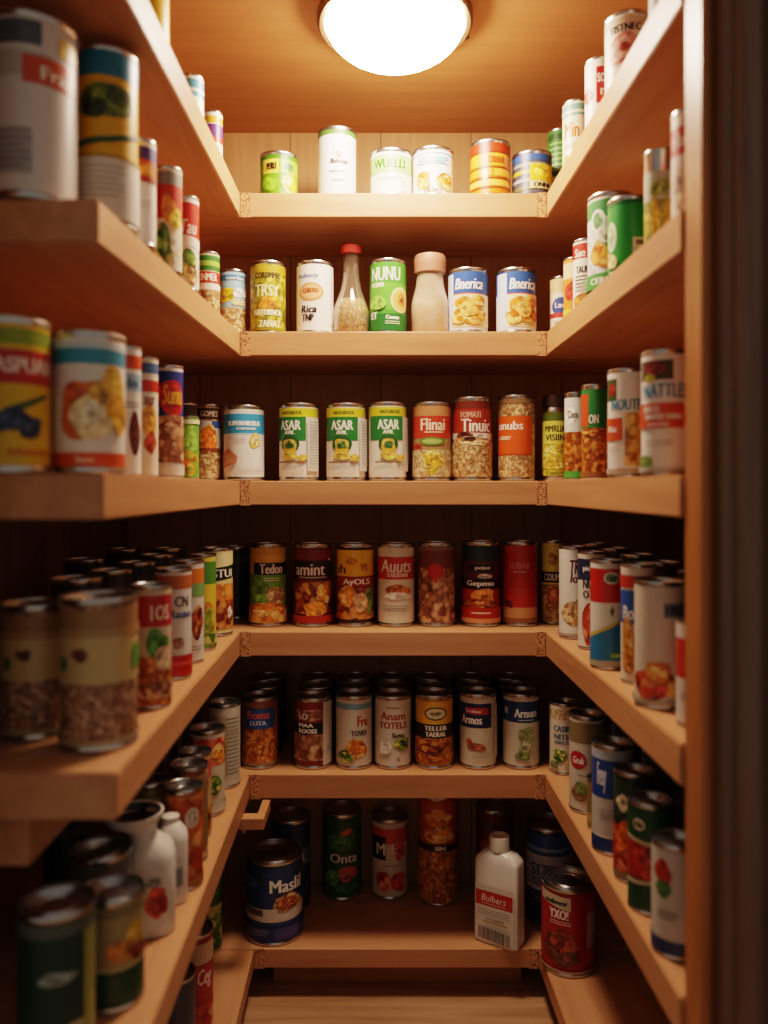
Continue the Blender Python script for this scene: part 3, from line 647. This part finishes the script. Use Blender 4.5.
can(638, 1.41, 34, 562, 4, [b(0, 1, 'd8cdbc'), r(-1.5, .4, .5, .8, '2c58a0'), t('Bo', -.6, .6, .7, .12, WH), b(.82, .93, 'b83a2c'), e(-.5, .3, .45, .2, 'chick'), e(-.5, .3, .55, .24, 'c08a50'), e(-.5, .3, .45, .2, 'chick')],
    'blue and cream can squeezed behind the large cream one on the fourth shelf')
can(660, 1.26, 50, 577, 4, [b(0, 1, 'd9cdba'), r(.15, 1.2, .74, .86, '7a8290'), t('HIIN', .6, .8, .7, .07, '4a5260'), e(-.3, .17, .9, .14, 'tomato'), e(-.1, .27, .5, .1, 'orange'), e(.7, .15, .5, .08, 'orange'), b(0, .04, 'b8a890')],
    'large cream can with a red fruit picture beside the door frame on the fourth shelf')
can(699, 1.15, 44, 615, 4, [b(0, 1, 'd8ccc0'), b(.45, .85, 'c23a28'), *lines(-.5, .3, .8, 3)],
    'red and white can almost hidden by the door frame on the fourth shelf')
# fourth shelf, left side
can(216, 1.87, 34, 546, 4, [b(0, 1, 'dcc98c'), b(.8, .97, 'e6d8a0'), p([(-1.6, .60), (1.6, .68), (1.6, .84), (-1.6, .76)], '1c2018'), t('STUI', .45, .73, 1.3, .1, 'f2ecdc'), b(.36, .6, 'orange'), b(.05, .4, 'stew'), e(.9, .25, .2, .07, 'e8e0d0')],
    'cream can with a slanted black band next to the corner of the fourth side shelf')
can(203, 1.7, 26, 553, 4, [b(0, 1, 'd8c052'), b(.7, .95, '4f8a34'), b(.45, .7, 'e0c040'), e(.5, .3, .6, .2, 'mixveg'), b(.0, .15, 'greens')],
    'slim yellow and green can on the fourth side shelf')
can(189, 1.575, 30, 559, 4, [b(0, 1, 'd9d0c2'), b(.8, .95, 'd8782a'), b(.66, .8, '78a060'), e(.6, .4, .5, .17, 'stew'), *lines(.5, .14, .8, 2)],
    'white can with orange and green top bands on the fourth side shelf')
can(173, 1.445, 37, 566, 4, [b(0, 1, 'd9d4cb'), b(.84, .97, 'b86a3a'), t('CN', .5, .72, .8, .1, '4a4a58'), t('Rauno', .5, .6, 1.3, .08, '3a5a90'), e(.3, .32, .3, .06, 'a08070'), b(0, .2, 'b8281e'), b(.1, .14, 'd8543a')],
    'white can with blue script and a red base on the fourth side shelf')
can(151, 1.255, 40, 582, 4, [b(0, 1, 'ccb99a'), b(.68, .95, 'b42a2a'), t('1OS', .5, .8, 1.0, .13, 'efe0cc'), e(.35, .52, .6, .14, '4f8a34'), b(.0, .42, 'beans'), e(.7, .4, .5, .12, 'd0b490'), b(.06, .2, 'meat')],
    'red topped can with a green leaf on the fourth side shelf')
oat = [b(0, 1, 'oats'), b(.82, .97, 'a07850'), b(.44, .84, 'c9ad78'), e(-.45, .65, .16, .05, '6a3024'), e(-.6, .66, .12, .03, '7a4a2c'), e(-1.0, .58, .15, .05, '4a7a3c'), r(.95, 1.4, .52, .7, '5a9a4c'), b(.78, .84, 'b08a5c'), b(0, .04, 'b09a78')]
can(99, 1.07, 76, 590, 4, oat, 'large tan granola can standing at the inner edge near the doorway')
can(36, 1.115, 69, 597, 4, oat, 'large tan granola can tucked behind its twin near the doorway', yaw=.15)

# --- fifth shelf, rear wall (front rank)
can(260, 1.974, 36, 690, 5, [b(0, 1, 'beans'), r(-.95, .95, .58, .9, '2f5c9c'), t('Roma', -.1, .8, 1.3, .13, 'd86a4a'), t('LUTA', -.1, .67, .9, .07, 'c0cce0'), b(0, .56, 'beans'), b(.9, 1, '8a5a40'), b(0, .05, '9a7a58')],
    'bean can with a small blue panel at the corner of the fifth shelf')
can(313, 1.974, 37, 690, 5, [b(0, 1, '8a2c20'), e(-.2, .8, .9, .1, 'meat'), t('LO', -.55, .78, .5, .1, 'f0e0d4'), b(.5, .68, '1e1614'), t('MAA', -.4, .64, .8, .06, WH), t('ROOSS', -.3, .55, 1.0, .07, WH), b(.08, .5, 'meat'), r(.55, 1.6, 0, 1, 'd2c8ba'), *lines(1.0, .3, .4, 4, '8a9a80')],
    'red can with a black band and cream side panel on the fifth shelf')
can(354, 1.974, 37, 688, 5, [b(0, 1, 'd4c8b4'), b(.86, .95, '7ea4b8'), t('Fre', .5, .68, .6, .15, 'b03a28'), t('TOVEE', .3, .5, .9, .08, '5a5a50'), e(.1, .25, .62, .16, 'orange'), e(-.5, .14, .5, .09, 'greens')],
    'cream can with a pale blue rim and an orange fruit on the fifth shelf')
can(393, 1.974, 37, 688, 5, [b(0, 1, 'd8ccba'), t('Anam', 0, .76, 1.4, .12, 'a8402c'), t('TOTELS', 0, .62, 1.6, .1, 'a8402c'), *lines(0, .88, .7, 1, 'a8402c', .015), t('Suvs', .3, .47, .7, .07, '5a3a2a'), e(.5, .33, .5, .1, 'greens'), e(-.45, .27, .36, .11, 'e6e0d0'), e(-.45, .27, .3, .085, 'f0ecdf'), t('C', .3, .1, .15, .05, '6a4a3a')],
    'cream can with red lettering and a coconut picture on the fifth shelf')
can(434, 1.974, 38, 687, 5, [b(0, 1, 'c08434'), b(.62, .97, 'e8ae40'), o_(.1, .79, .62, .1, '3a2a1c'), o_(.1, .79, .54, .08, 'dccb9c'), e(.1, .79, .3, .03, '8a7a58'), b(.42, .63, '1c1612'), t('TELLER', .1, .57, 1.2, .07, 'f0e4cc'), t('TAERAL', .1, .48, 1.1, .07, 'f0e4cc'), b(.05, .42, 'beans'), e(0, .25, .8, .13, 'stew')],
    'amber can with a white oval emblem and black band on the fifth shelf')
can(478, 1.974, 37, 686, 5, [b(0, 1, 'd6cbb2'), r(-1.3, .8, .56, .92, '262e58'), r(-.7, .6, .76, .86, 'b83a30'), t('Armos', -.4, .68, 1.2, .13, 'f2eee6'), t('Trulno', -.3, .81, .9, .05, 'f0d0c8'), e(-.1, .28, .55, .06, 'a8623c'), e(-.5, .35, .2, .05, 'c06a50'), *lines(.2, .16, 1, 2, 'b8a88c'), r(1.0, 1.4, .1, .9, 'e0d8c4')],
    'cream can with a navy and red name panel on the fifth shelf')
can(521, 1.974, 37, 686, 5, [b(0, 1, 'cfc7b2'), b(.64, .95, '28406e'), t('Arnum', .3, .78, 1.3, .13, 'eef0f0'), t('ne', -.9, .8, .3, .1, 'b8c8d8'), *lines(.3, .67, .9, 1, 'b8c4d0', .015), e(.3, .45, .5, .12, '93a06a'), e(.35, .3, .5, .09, 'b0b488'), e(.1, .15, .4, .07, '7a9048')],
    'cream can with a dark blue top and green pictures on the fifth shelf')
# fifth shelf, rear wall, two hidden ranks: only the dark lids show
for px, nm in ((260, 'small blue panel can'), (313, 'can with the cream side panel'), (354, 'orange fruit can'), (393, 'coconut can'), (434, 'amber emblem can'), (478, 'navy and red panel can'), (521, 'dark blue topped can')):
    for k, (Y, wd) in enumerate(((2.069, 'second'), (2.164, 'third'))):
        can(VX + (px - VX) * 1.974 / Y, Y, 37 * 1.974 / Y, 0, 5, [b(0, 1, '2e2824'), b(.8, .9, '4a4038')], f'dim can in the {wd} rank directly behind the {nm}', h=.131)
# fifth shelf, door side
can(564, 1.925, 29, 697, 5, [b(0, 1, 'd8ceb6'), b(.8, .95, 'rice'), t('CASIRO', 0, .66, 1.5, .09, '2c5a8a'), t('NITEA', 0, .54, 1.4, .08, '2c5a8a'), *lines(0, .46, 1.4, 2, '4a6a8a', .015), e(-.3, .25, .5, .1, 'greens'), e(.4, .15, .4, .07, 'rice'), e(-.7, .1, .3, .06, '6a7a4a')],
    'cream can crowded with blue print in the corner of the fifth shelf')
can(587, 1.7, 36, 708, 5, [b(0, 1, 'cfc6b4'), b(.74, .97, '8a7a52'), o_(-.55, .55, .55, .1, 'b42a2c'), t('Grok', -.5, .55, .7, .08, 'f0dcd4', .2), e(-.4, .2, .5, .11, '8a6a38'), e(-.3, .24, .3, .07, '7a8a48'), *lines(0, .38, 1, 1)],
    'white can with a round red logo on the fifth shelf door side')
can(600, 1.605, 26, 745, 5, [b(0, 1, '8a7448'), b(.1, .3, 'b89a58')], 'short olive can squeezed behind the blue and white one on the fifth shelf', h=.075)
can(612.5, 1.51, 41, 735, 5, [b(0, 1, 'c8c4bc'), b(.52, .97, '2b4f9a'), b(.9, .97, 'b0bcc8'), t('Frexy', -.55, .72, .5, .3, 'dce2ea', .2), b(0, .13, '23407c'), b(.13, .15, 'e0dcd0'), *lines(-.2, .4, .9, 4, 'a8a49c'), r(.6, 1.5, .15, .52, 'b8b4ac')],
    'blue and white can with slanted script on the fifth shelf')
can(634, 1.40, 40, 762, 5, [b(0, 1, '24382c'), b(.58, .95, '2c4434'), e(-.6, .74, .4, .08, 'cdbfa0'), b(.06, .52, 'tomato'), e(-.4, .4, .7, .16, 'c8622c'), b(0, .06, '8a7a5a')],
    'dark green can with a tomato sauce picture on the fifth shelf')
can(650, 1.30, 44, 790, 5, [b(0, 1, '23502f'), b(.3, .66, 'a82a1c'), p([(-1.6, .26), (1.6, .34), (1.6, .30), (-1.6, .22)], 'c8b890'), p([(-1.6, .68), (1.6, .60), (1.6, .64), (-1.6, .72)], 'c8b890'), e(-.2, .48, .6, .16, 'c23a22'), o_(-.5, .84, .3, .06, 'd8ccb0'), t('Ne', -.5, .84, .4, .06, '2a4a30')],
    'green can with a big red tomato on the fifth shelf')
can(677, 1.18, 50, 828, 5, [b(0, 1, 'd0c8bc'), e(-.6, .78, .4, .12, 'b8402c'), e(-.55, .62, .35, .08, '5a8a48'), b(0, .13, '31456e'), *lines(-.4, .4, .8, 3)],
    'white can with a blue base beside the door frame on the fifth shelf')
# fifth shelf, left side, from the corner towards the doorway
can(224, 1.84, 33, 697, 5, [b(0, 1, 'c4bcaa'), r(-1.5, .2, .1, .9, 'b0a088'), *lines(.6, .85, .9, 15, '7a7868', .014, .05), e(-.3, .5, .4, .2, 'greens')],
    'can with a pale ingredients panel by the corner of the fifth side shelf')
can(207, 1.685, 36, 722, 5, [b(0, 1, 'cabfa8'), b(.6, .95, 'tomato'), e(.7, .75, .5, .12, 'orange'), e(.4, .35, .5, .12, 'greens'), b(0, .1, 'd0c4b0')],
    'white can with a red upper picture on the fifth side shelf')
can(195, 1.57, 33, 745, 5, [b(0, 1, 'c8a878'), b(.7, .95, 'c06048'), e(.5, .62, .5, .1, '8a1c1c'), e(.5, .42, .6, .09, 'd8a048'), b(.05, .32, 'stew')],
    'can with a berry dessert picture on the fifth side shelf')
can(189, 1.47, 38, 757, 5, [b(0, 1, 'meat'), b(.75, .95, 'a08058'), r(.6, 1.4, .1, .9, '8a7048')],
    'brown can with a bright steel rim on the fifth side shelf')
can(184, 1.375, 38, 778, 5, [b(0, 1, 'b86a38'), b(.1, .97, 'chips'), o_(.45, .74, .4, .11, 'd8d0c4'), e(.45, .74, .3, .08, 'b0a898'), b(0, .08, 'a8713c')],
    'rust coloured can with a round white badge on the fifth side shelf')
can(148, 1.40, 40, 772, 5, [b(0, 1, '7a6a44'), b(.5, .9, 'b09a68')],
    'olive can behind the one with the white badge on the fifth side shelf')
can(101, 1.165, 60, 835, 5, [b(0, 1, '8a8680'), b(.84, 1, '6a6660'), *lines(.5, .7, 1, 4, '5a5a5a')],
    'wide grey can with a dark hollow looking top on the fifth side shelf')
can(113, 1.068, 62, 873, 5, [b(0, 1, 'a89468'), b(.0, .36, '1f4a2c'), b(.36, .4, 'b8a880'), e(.7, .62, .35, .18, 'd8b03a'), e(.3, .55, .5, .12, 'c0803c'), e(.9, .5, .4, .08, '8a3c20'), b(.9, .97, '8a7a58')],
    'gold and green can with a ringed silver lid near the doorway')
can(57, .975, 74, 882, 5, [b(0, 1, '1e3c2c'), r(.75, 1.6, 0, 1, '8a8a48'), e(0, .6, .5, .05, '8a9a90'), t('rus', .5, .22, .4, .06, 'c8c090'), b(.9, 1, '5a6058')],
    'dark green can closest to the doorway on the fifth side shelf')

# deep ranks standing behind the front cans on the side shelves: dark lids in shadow
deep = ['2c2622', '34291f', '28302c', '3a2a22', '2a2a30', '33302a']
i = 0
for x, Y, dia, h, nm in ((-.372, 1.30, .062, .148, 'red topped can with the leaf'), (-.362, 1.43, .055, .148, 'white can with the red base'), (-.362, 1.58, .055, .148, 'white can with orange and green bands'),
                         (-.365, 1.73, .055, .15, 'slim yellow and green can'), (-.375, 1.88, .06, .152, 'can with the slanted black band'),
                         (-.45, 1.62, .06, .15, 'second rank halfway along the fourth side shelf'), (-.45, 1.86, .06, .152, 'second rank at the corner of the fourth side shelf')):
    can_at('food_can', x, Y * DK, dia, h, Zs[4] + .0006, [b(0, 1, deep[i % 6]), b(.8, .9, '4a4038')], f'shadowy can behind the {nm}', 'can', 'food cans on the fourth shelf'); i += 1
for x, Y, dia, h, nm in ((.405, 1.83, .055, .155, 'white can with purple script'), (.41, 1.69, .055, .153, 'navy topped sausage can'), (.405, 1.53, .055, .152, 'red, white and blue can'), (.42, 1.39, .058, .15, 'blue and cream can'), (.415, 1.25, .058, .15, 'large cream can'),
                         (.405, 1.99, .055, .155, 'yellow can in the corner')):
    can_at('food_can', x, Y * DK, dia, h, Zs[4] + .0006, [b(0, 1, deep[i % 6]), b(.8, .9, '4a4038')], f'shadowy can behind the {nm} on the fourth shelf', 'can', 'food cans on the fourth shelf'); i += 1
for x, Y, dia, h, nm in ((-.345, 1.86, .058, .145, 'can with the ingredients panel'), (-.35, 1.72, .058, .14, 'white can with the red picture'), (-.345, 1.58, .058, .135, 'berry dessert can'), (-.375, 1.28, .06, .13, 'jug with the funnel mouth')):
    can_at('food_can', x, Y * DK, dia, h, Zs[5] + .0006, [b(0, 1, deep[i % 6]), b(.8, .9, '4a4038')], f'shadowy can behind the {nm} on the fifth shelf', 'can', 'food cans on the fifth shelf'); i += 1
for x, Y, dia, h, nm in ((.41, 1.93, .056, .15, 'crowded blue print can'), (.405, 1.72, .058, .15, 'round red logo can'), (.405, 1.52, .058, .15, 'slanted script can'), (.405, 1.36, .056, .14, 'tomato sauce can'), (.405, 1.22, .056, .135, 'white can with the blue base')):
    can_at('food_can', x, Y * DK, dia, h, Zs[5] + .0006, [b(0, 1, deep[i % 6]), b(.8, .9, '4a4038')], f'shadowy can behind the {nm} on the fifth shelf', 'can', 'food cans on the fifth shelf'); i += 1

# --- bottom shelf
can(274.5, 1.977, 57, 838, 6, [b(0, 1, '27406c'), b(.26, .42, 'd2c8b8'), p([(-1.7, .42), (1.7, .46), (1.7, .3), (.4, .27), (-1.7, .25)], 'd2c8b8'), e(.5, .5, .52, .13, 'granola'), e(.5, .5, .4, .09, 'beans'), t('Maslil', .45, .74, 1.2, .17, 'f0ece4'), r(-1.2, -.4, .34, .42, '6a5a50'), b(0, .2, '2e3a6e'), *lines(-.5, .15, .6, 3, '8a8ab0'), r(.0, .9, .04, .18, '4a4a80'), e(-.9, .78, .3, .08, '4a6aa0')],
    'large blue can with white lettering at the corner of the bottom shelf')
can(291, 2.105, 40, 806, 6, [b(0, 1, '22304e'), b(.5, .7, '5a6a80'), t('TIL', .5, .6, .7, .1, 'c8ccd0')],
    'dark blue can behind the large blue one on the bottom shelf')
can(342, 2.17, 40, 800, 6, [b(0, 1, '2c5a30'), e(.3, .78, .35, .1, 'c05a40'), e(0, .7, .8, .1, '3f7a40'), t('Onta', .1, .5, 1.4, .12, 'f0e8dc'), e(.3, .3, .5, .1, 'c0603c'), e(-.5, .25, .4, .1, '6a9a48'), e(.2, .12, .6, .06, '3f7a40')],
    'green can with white script at the back of the bottom shelf')
can(389.5, 2.17, 37, 806, 6, [b(0, 1, 'd4c6b2'), b(.72, .93, 'c8502c'), r(-1.2, -.2, .5, .82, '2a1a16'), t('M', -.5, .65, .5, .16, WH), e(.6, .62, .4, .12, 'c8502c'), t('E', .3, .66, .3, .14, 'e8d8c8'), e(-.3, .2, .5, .14, 'tomato'), e(.5, .2, .45, .13, 'c84a28'), *lines(.2, .42, 1, 1, 'a89880')],
    'white and orange can with fruit at the back of the bottom shelf')
can(438, 2.14, 39, 790, 6, [b(0, 1, 'chips'), b(.86, .94, 'b03a24'), e(-.1, .9, .6, .025, 'f0d8c8'), b(.5, .86, 'c05028'), e(0, .72, .8, .07, 'orange'), e(.1, .58, .8, .07, 'orange'), b(.44, .5, '3a1a14'), t('SIN', .1, .47, .5, .035, 'f0e0d0'), b(0, .44, 'beans')],
    'tall red orange can standing at the back of the bottom shelf', h=.245)
can(495, 2.17, 38, 797, 6, [b(0, 1, '7a2c1c'), e(0, .6, .8, .15, 'a84a2c'), b(.8, .9, '5a3a28'), e(.1, .35, .7, .12, 'stew')],
    'dim red can behind the white bottle on the bottom shelf')
can(549, 2.03, 46, 812, 6, [b(0, 1, '2a3a66'), b(.76, .97, '2f5490'), b(.8, .84, '8aa0c0'), b(.42, .76, 'b9bcc0'), t('SITIA', -.1, .6, 1.5, .13, '4a5870'), *lines(-.1, .5, 1.4, 3, '6a7488', .018), b(.38, .42, 'd0d0cc'), b(.05, .25, '23305a'), *lines(0, .3, 1.3, 2, '8a94b0')],
    'blue and silver can behind the red one on the bottom shelf')
can(568, 1.845, 54, 865, 6, [b(0, 1, 'a6221e'), r(.7, 1.4, .1, .9, 'b8443a'), r(.75, 1.3, .3, .75, 'c8a8a0'), p([(-1.2, .86), (.1, .78), (.1, .95), (-1.2, .98)], 'c8bca0'), t('sulmer', -.45, .88, .9, .06, '2a3a24'), t('YXO!', -.35, .73, .7, .12, 'f2ddd4'), *lines(-.3, .63, .8, 2, 'e0a8a0', .016), e(-.3, .32, .7, .2, 'stew'), e(-.1, .18, .5, .1, '6a3a24'), b(0, .03, 'b89a80')],
    'red can with a ringed silver lid on the bottom shelf by the door side')
can(207, 1.905, 30, 850, 6, [b(0, 1, '2f5a2c'), b(.1, .5, 'greens'), b(.6, .9, '3f7a38')], 'green can at the corner of the bottom side shelf', h=.17)
can(195, 1.6, 36, 918, 6, [b(0, 1, '9a2820'), b(.4, .75, 'a83028'), t('Ceg', .6, .6, .9, .2, 'e8d0c0', .2), b(0, .35, 'tomato'), b(.75, .95, 'c8a888')],
    'red can with white script on the bottom side shelf')
can(176, 1.44, 39, 960, 6, [b(0, 1, '4a4858'), b(.2, .5, '8a8478'), r(.5, 1.2, .1, .6, 'c8c0b0')],
    'grey blue can with a silver rim on the bottom side shelf')

# ------------------------------------------------------------------ bottles
PLASTIC = flat('e8e2d8', .32)
def bottle(px, Y, lvl, label, name='glass_bottle'):
    Y = Y * DK; o = empty(name, (xp(px, Y), Y, Zs[lvl] + .0006), math.atan2(-xp(px, Y), Y)); tag(o, label, 'bottle', None); return o
# clear glass bottle with a red cap, half filled with pale grain
Y = 1.975; s = Y * DK / F
o = bottle(351, Y, 2, 'clear glass bottle with a slim neck and red cap on the second shelf')
H = zy(244, Y * DK - .016) - Zs[2] - .0006
R = 18.5 * s
gp = [(R * .9, .001), (R, .006), (R, .035), (R * .98, .048), (R * .80, .066), (R * .60, .084), (R * .47, .104), (R * .42, .125), (R * .43, H - .014), (R * .47, H - .012), (R * .47, H - .008)]
link('glass', lathe([(0, .001)] + gp), GLASS, o)
link('grain_filling', lathe([(0, .003), (R * .86, .003), (R * .95, .008), (R * .95, .035), (R * .93, .047), (R * .76, .064), (R * .70, .068), (0, .070)]), food('rice'), o)
link('cap', lathe([(R * .50, H - .0155), (R * .56, H - .015), (R * .56, H - .002), (R * .5, H), (0, H)]), flat('a82c24', .3), o)
# milky bottle with a wide brown cap
o = bottle(430, Y, 2, 'cloudy glass bottle with a broad pinkish brown cap on the second shelf')
H = zy(251, Y * DK - .03) - Zs[2] - .0006
R = 18.5 * s
link('glass', lathe([(0, .001), (R * .92, .001), (R, .006), (R, .058), (R * .97, .066), (R * .86, .080), (R * .76, .094), (R * .72, .110), (R * .72, H - .034)]), MILKY, o)
link('milky_filling', lathe([(0, .003), (R * .88, .003), (R * .95, .008), (R * .95, .058), (R * .92, .064), (0, .066)]), flat('ecd8c0', .5), o)
link('cap', lathe([(R * .74, H - .036), (R * .84, H - .034), (R * .87, H - .018), (R * .88, H - .008), (R * .80, H - .001), (0, H)]), flat('b27a62', .5), o)
# white plastic bottle on the bottom shelf
Y = 1.935; s = Y * DK / F
o = bottle(499.5, Y, 6, 'white rectangular plastic bottle with screw cap leaning out over the bottom shelf edge', 'plastic_bottle')
o.rotation_euler.z += -.40
H = zy(833, Y * DK + .01) - Zs[6]; hb = H * .76
hx, hy = 23.5 * s, .022
link('bottle_body', loft([(.0, hx * .94, hy * .9, 7, 0), (.004, hx, hy, 7, 0), (hb * .5, hx * .99, hy * .99, 7, 0), (hb, hx * .97, hy * .98, 7, 0), (hb + .006, hx * .93, hy * .93, 6, 0), (hb + .016, hx * .70, hy * .82, 5, 0), (hb + .019, hx * .52, hy * .74, 3, 0), (hb + .022, .016, .016, 2, 0), (hb + .030, .016, .016, 2, 0)], 64), PLASTIC, o, angle=30)
link('cap', lathe([(.0175, hb + .0205), (.0190, hb + .0215), (.0186, H - .003), (.0172, H), (.013, H - .0005), (.0125, H - .003), (0, H - .003)]), flat('ddd2c2', .4), o)
def flat_label(layers, w, y, z0, z1):
    """layers in u (-1..1) across a flat front and v (0..1) up it"""
    bm = bmesh.new(); mats = []
    for n, L in enumerate(layers):
        m = M(L[-2] if L[0] == 'T' else L[-1])
        if m not in mats: mats.append(m)
        yy = y - n * .0002; idx = mats.index(m)
        P = lambda u, v: bm.verts.new((u * w, yy, z0 + v * (z1 - z0)))
        if L[0] == 'R':
            _, u0, u1, v0, v1, _m = L
            bm.faces.new([P(u0, v0), P(u1, v0), P(u1, v1), P(u0, v1)]).material_index = idx
        else:
            _, st, u, v, ww, hh, _m, sh = L
            vs, fs = text_mesh(st, sh); V = [P(u + a * ww, v + c * hh) for a, c in vs]
            for f in fs:
                try: bm.faces.new([V[i] for i in f]).material_index = idx
                except ValueError: pass
    return bm, mats
bars = []; q = -.72
while q < .74:
    wd = random.choice((.012, .02, .035)); bars.append(r(q, q + wd, .04, .25, '3a322c')); q += wd + random.choice((.018, .03))
bm, mats = flat_label([r(-.86, .86, .02, .98, 'd8cfc2'), r(-.86, .8, .62, .88, 'b4302a'), t('Bulbers', -.05, .76, 1.1, .12, 'f2e4dc', .2), r(-.6, .5, .655, .67, 'e0a8a0'), r(-.78, .7, .55, .56, '8a8078'), r(-.78, .66, .51, .52, '8a8078'), r(-.78, .7, .47, .48, '8a8078'),
     t('NOBER', .05, .40, .8, .05, '7a3a2c'), r(-.5, .6, .33, .355, 'c09040')] + bars, hx, -hy - .0003, hb * .04, hb * .74)
link('front_label', bm, mats, o, smooth=False)
# white jug with a flared dark mouth on the fifth side shelf
Y = 1.24
o = bottle(151, Y, 5, 'white jug with pinched neck and flared open mouth on the fifth side shelf', 'metal_jug')
H = zy(803, Y * DK + .02) - Zs[5]
link('jug_body', loft([(.0, .0265, .0265, 3, 0), (.003, .028, .028, 3, 0), (.085, .028, .028, 3, 0), (.097, .025, .025, 3, -.001), (.106, .018, .019, 2.3, -.006), (.113, .0165, .018, 2, -.010), (.122, .023, .023, 2, -.016), (H - .006, .0325, .0325, 2, -.019), (H, .0335, .0335, 2, -.019), (H, .031, .031, 2, -.019), (H - .012, .028, .028, 2, -.020)], 56), flat('dcd6cc', .3), o)
link('mouth_shade', lathe([(.0304, H - .0015), (.028, H - .0105), (0, H - .0115)]), flat('2a2624', .3), o, (-.019, 0, 0))  # dark-coloured inner bowl stands in for the shade inside the hollow mouth
bm, mats = label_mesh([r(-.55, .75, .1, .9, 'd8d0c4'), e(.2, .45, .4, .22, 'c8502c'), e(.35, .4, .3, .15, 'a8301c'), e(.1, .72, .3, .06, '8a8a80')], .0305, .004, .088)
link('front_label', bm, mats, o)
# white bottle with sloping shoulders just behind it
Y = 1.325
o = bottle(172, Y, 5, 'white plastic bottle with sloping shoulders beside the jug', 'plastic_bottle')
H = zy(812, Y * DK + .01) - Zs[5]
link('bottle_body', loft([(0, .0185, .0185, 3, 0), (.003, .0195, .0195, 3, 0), (H * .72, .0195, .0195, 3, 0), (H * .80, .0185, .0185, 3, 0), (H * .92, .011, .012, 2.4, -.002), (H * .94, .0095, .0095, 2, -.002)], 48), flat('e2ddd4', .3), o)
link('cap', lathe([(.0105, H * .92), (.011, H * .93), (.0108, H * .995), (.0095, H), (0, H)]), flat('d8d2c8', .35), o, (-.002, 0, 0))
bm, mats = label_mesh([r(-.6, .9, .1, .9, 'cfcac2'), r(-.3, .8, .3, .7, '9aa0a4'), *lines(.2, .6, .8, 4, '5a6068', .03, .08)], .0215, .004, H * .62)
link('front_label', bm, mats, o)


# ------------------------------------------------------------------ light, world, camera
w = bpy.data.worlds.new('room_ambience'); bpy.context.scene.world = w; w.use_nodes = True
bg = w.node_tree.nodes['Background']; bg.inputs[0].default_value = (1.0, .84, .70, 1); bg.inputs[1].default_value = .21

cd = bpy.data.cameras.new('camera'); cam = bpy.data.objects.new('camera', cd); C.objects.link(cam)
cam.location = (0, 0, ZC); cam.rotation_euler = (PI / 2, 0, 0)
cd.sensor_fit = 'VERTICAL'; cd.sensor_height = 36; cd.lens = F * 36 / 1024
cd.shift_x = (384 - VX) / 1024; cd.shift_y = -(512 - HY) / 1024
cd.clip_start = .02
cd.dof.use_dof = True; cd.dof.focus_distance = 1.93 * DK; cd.dof.aperture_fstop = 2.1
sc = bpy.context.scene
sc.camera = cam
sc.view_settings.view_transform = 'Filmic'
sc.view_settings.look = 'Medium High Contrast'
sc.view_settings.exposure = 0.14
sc.cycles.use_denoising = True
sc.cycles.max_bounces = 10; sc.cycles.diffuse_bounces = 5; sc.cycles.transparent_max_bounces = 12
sc.cycles.sample_clamp_indirect = 6
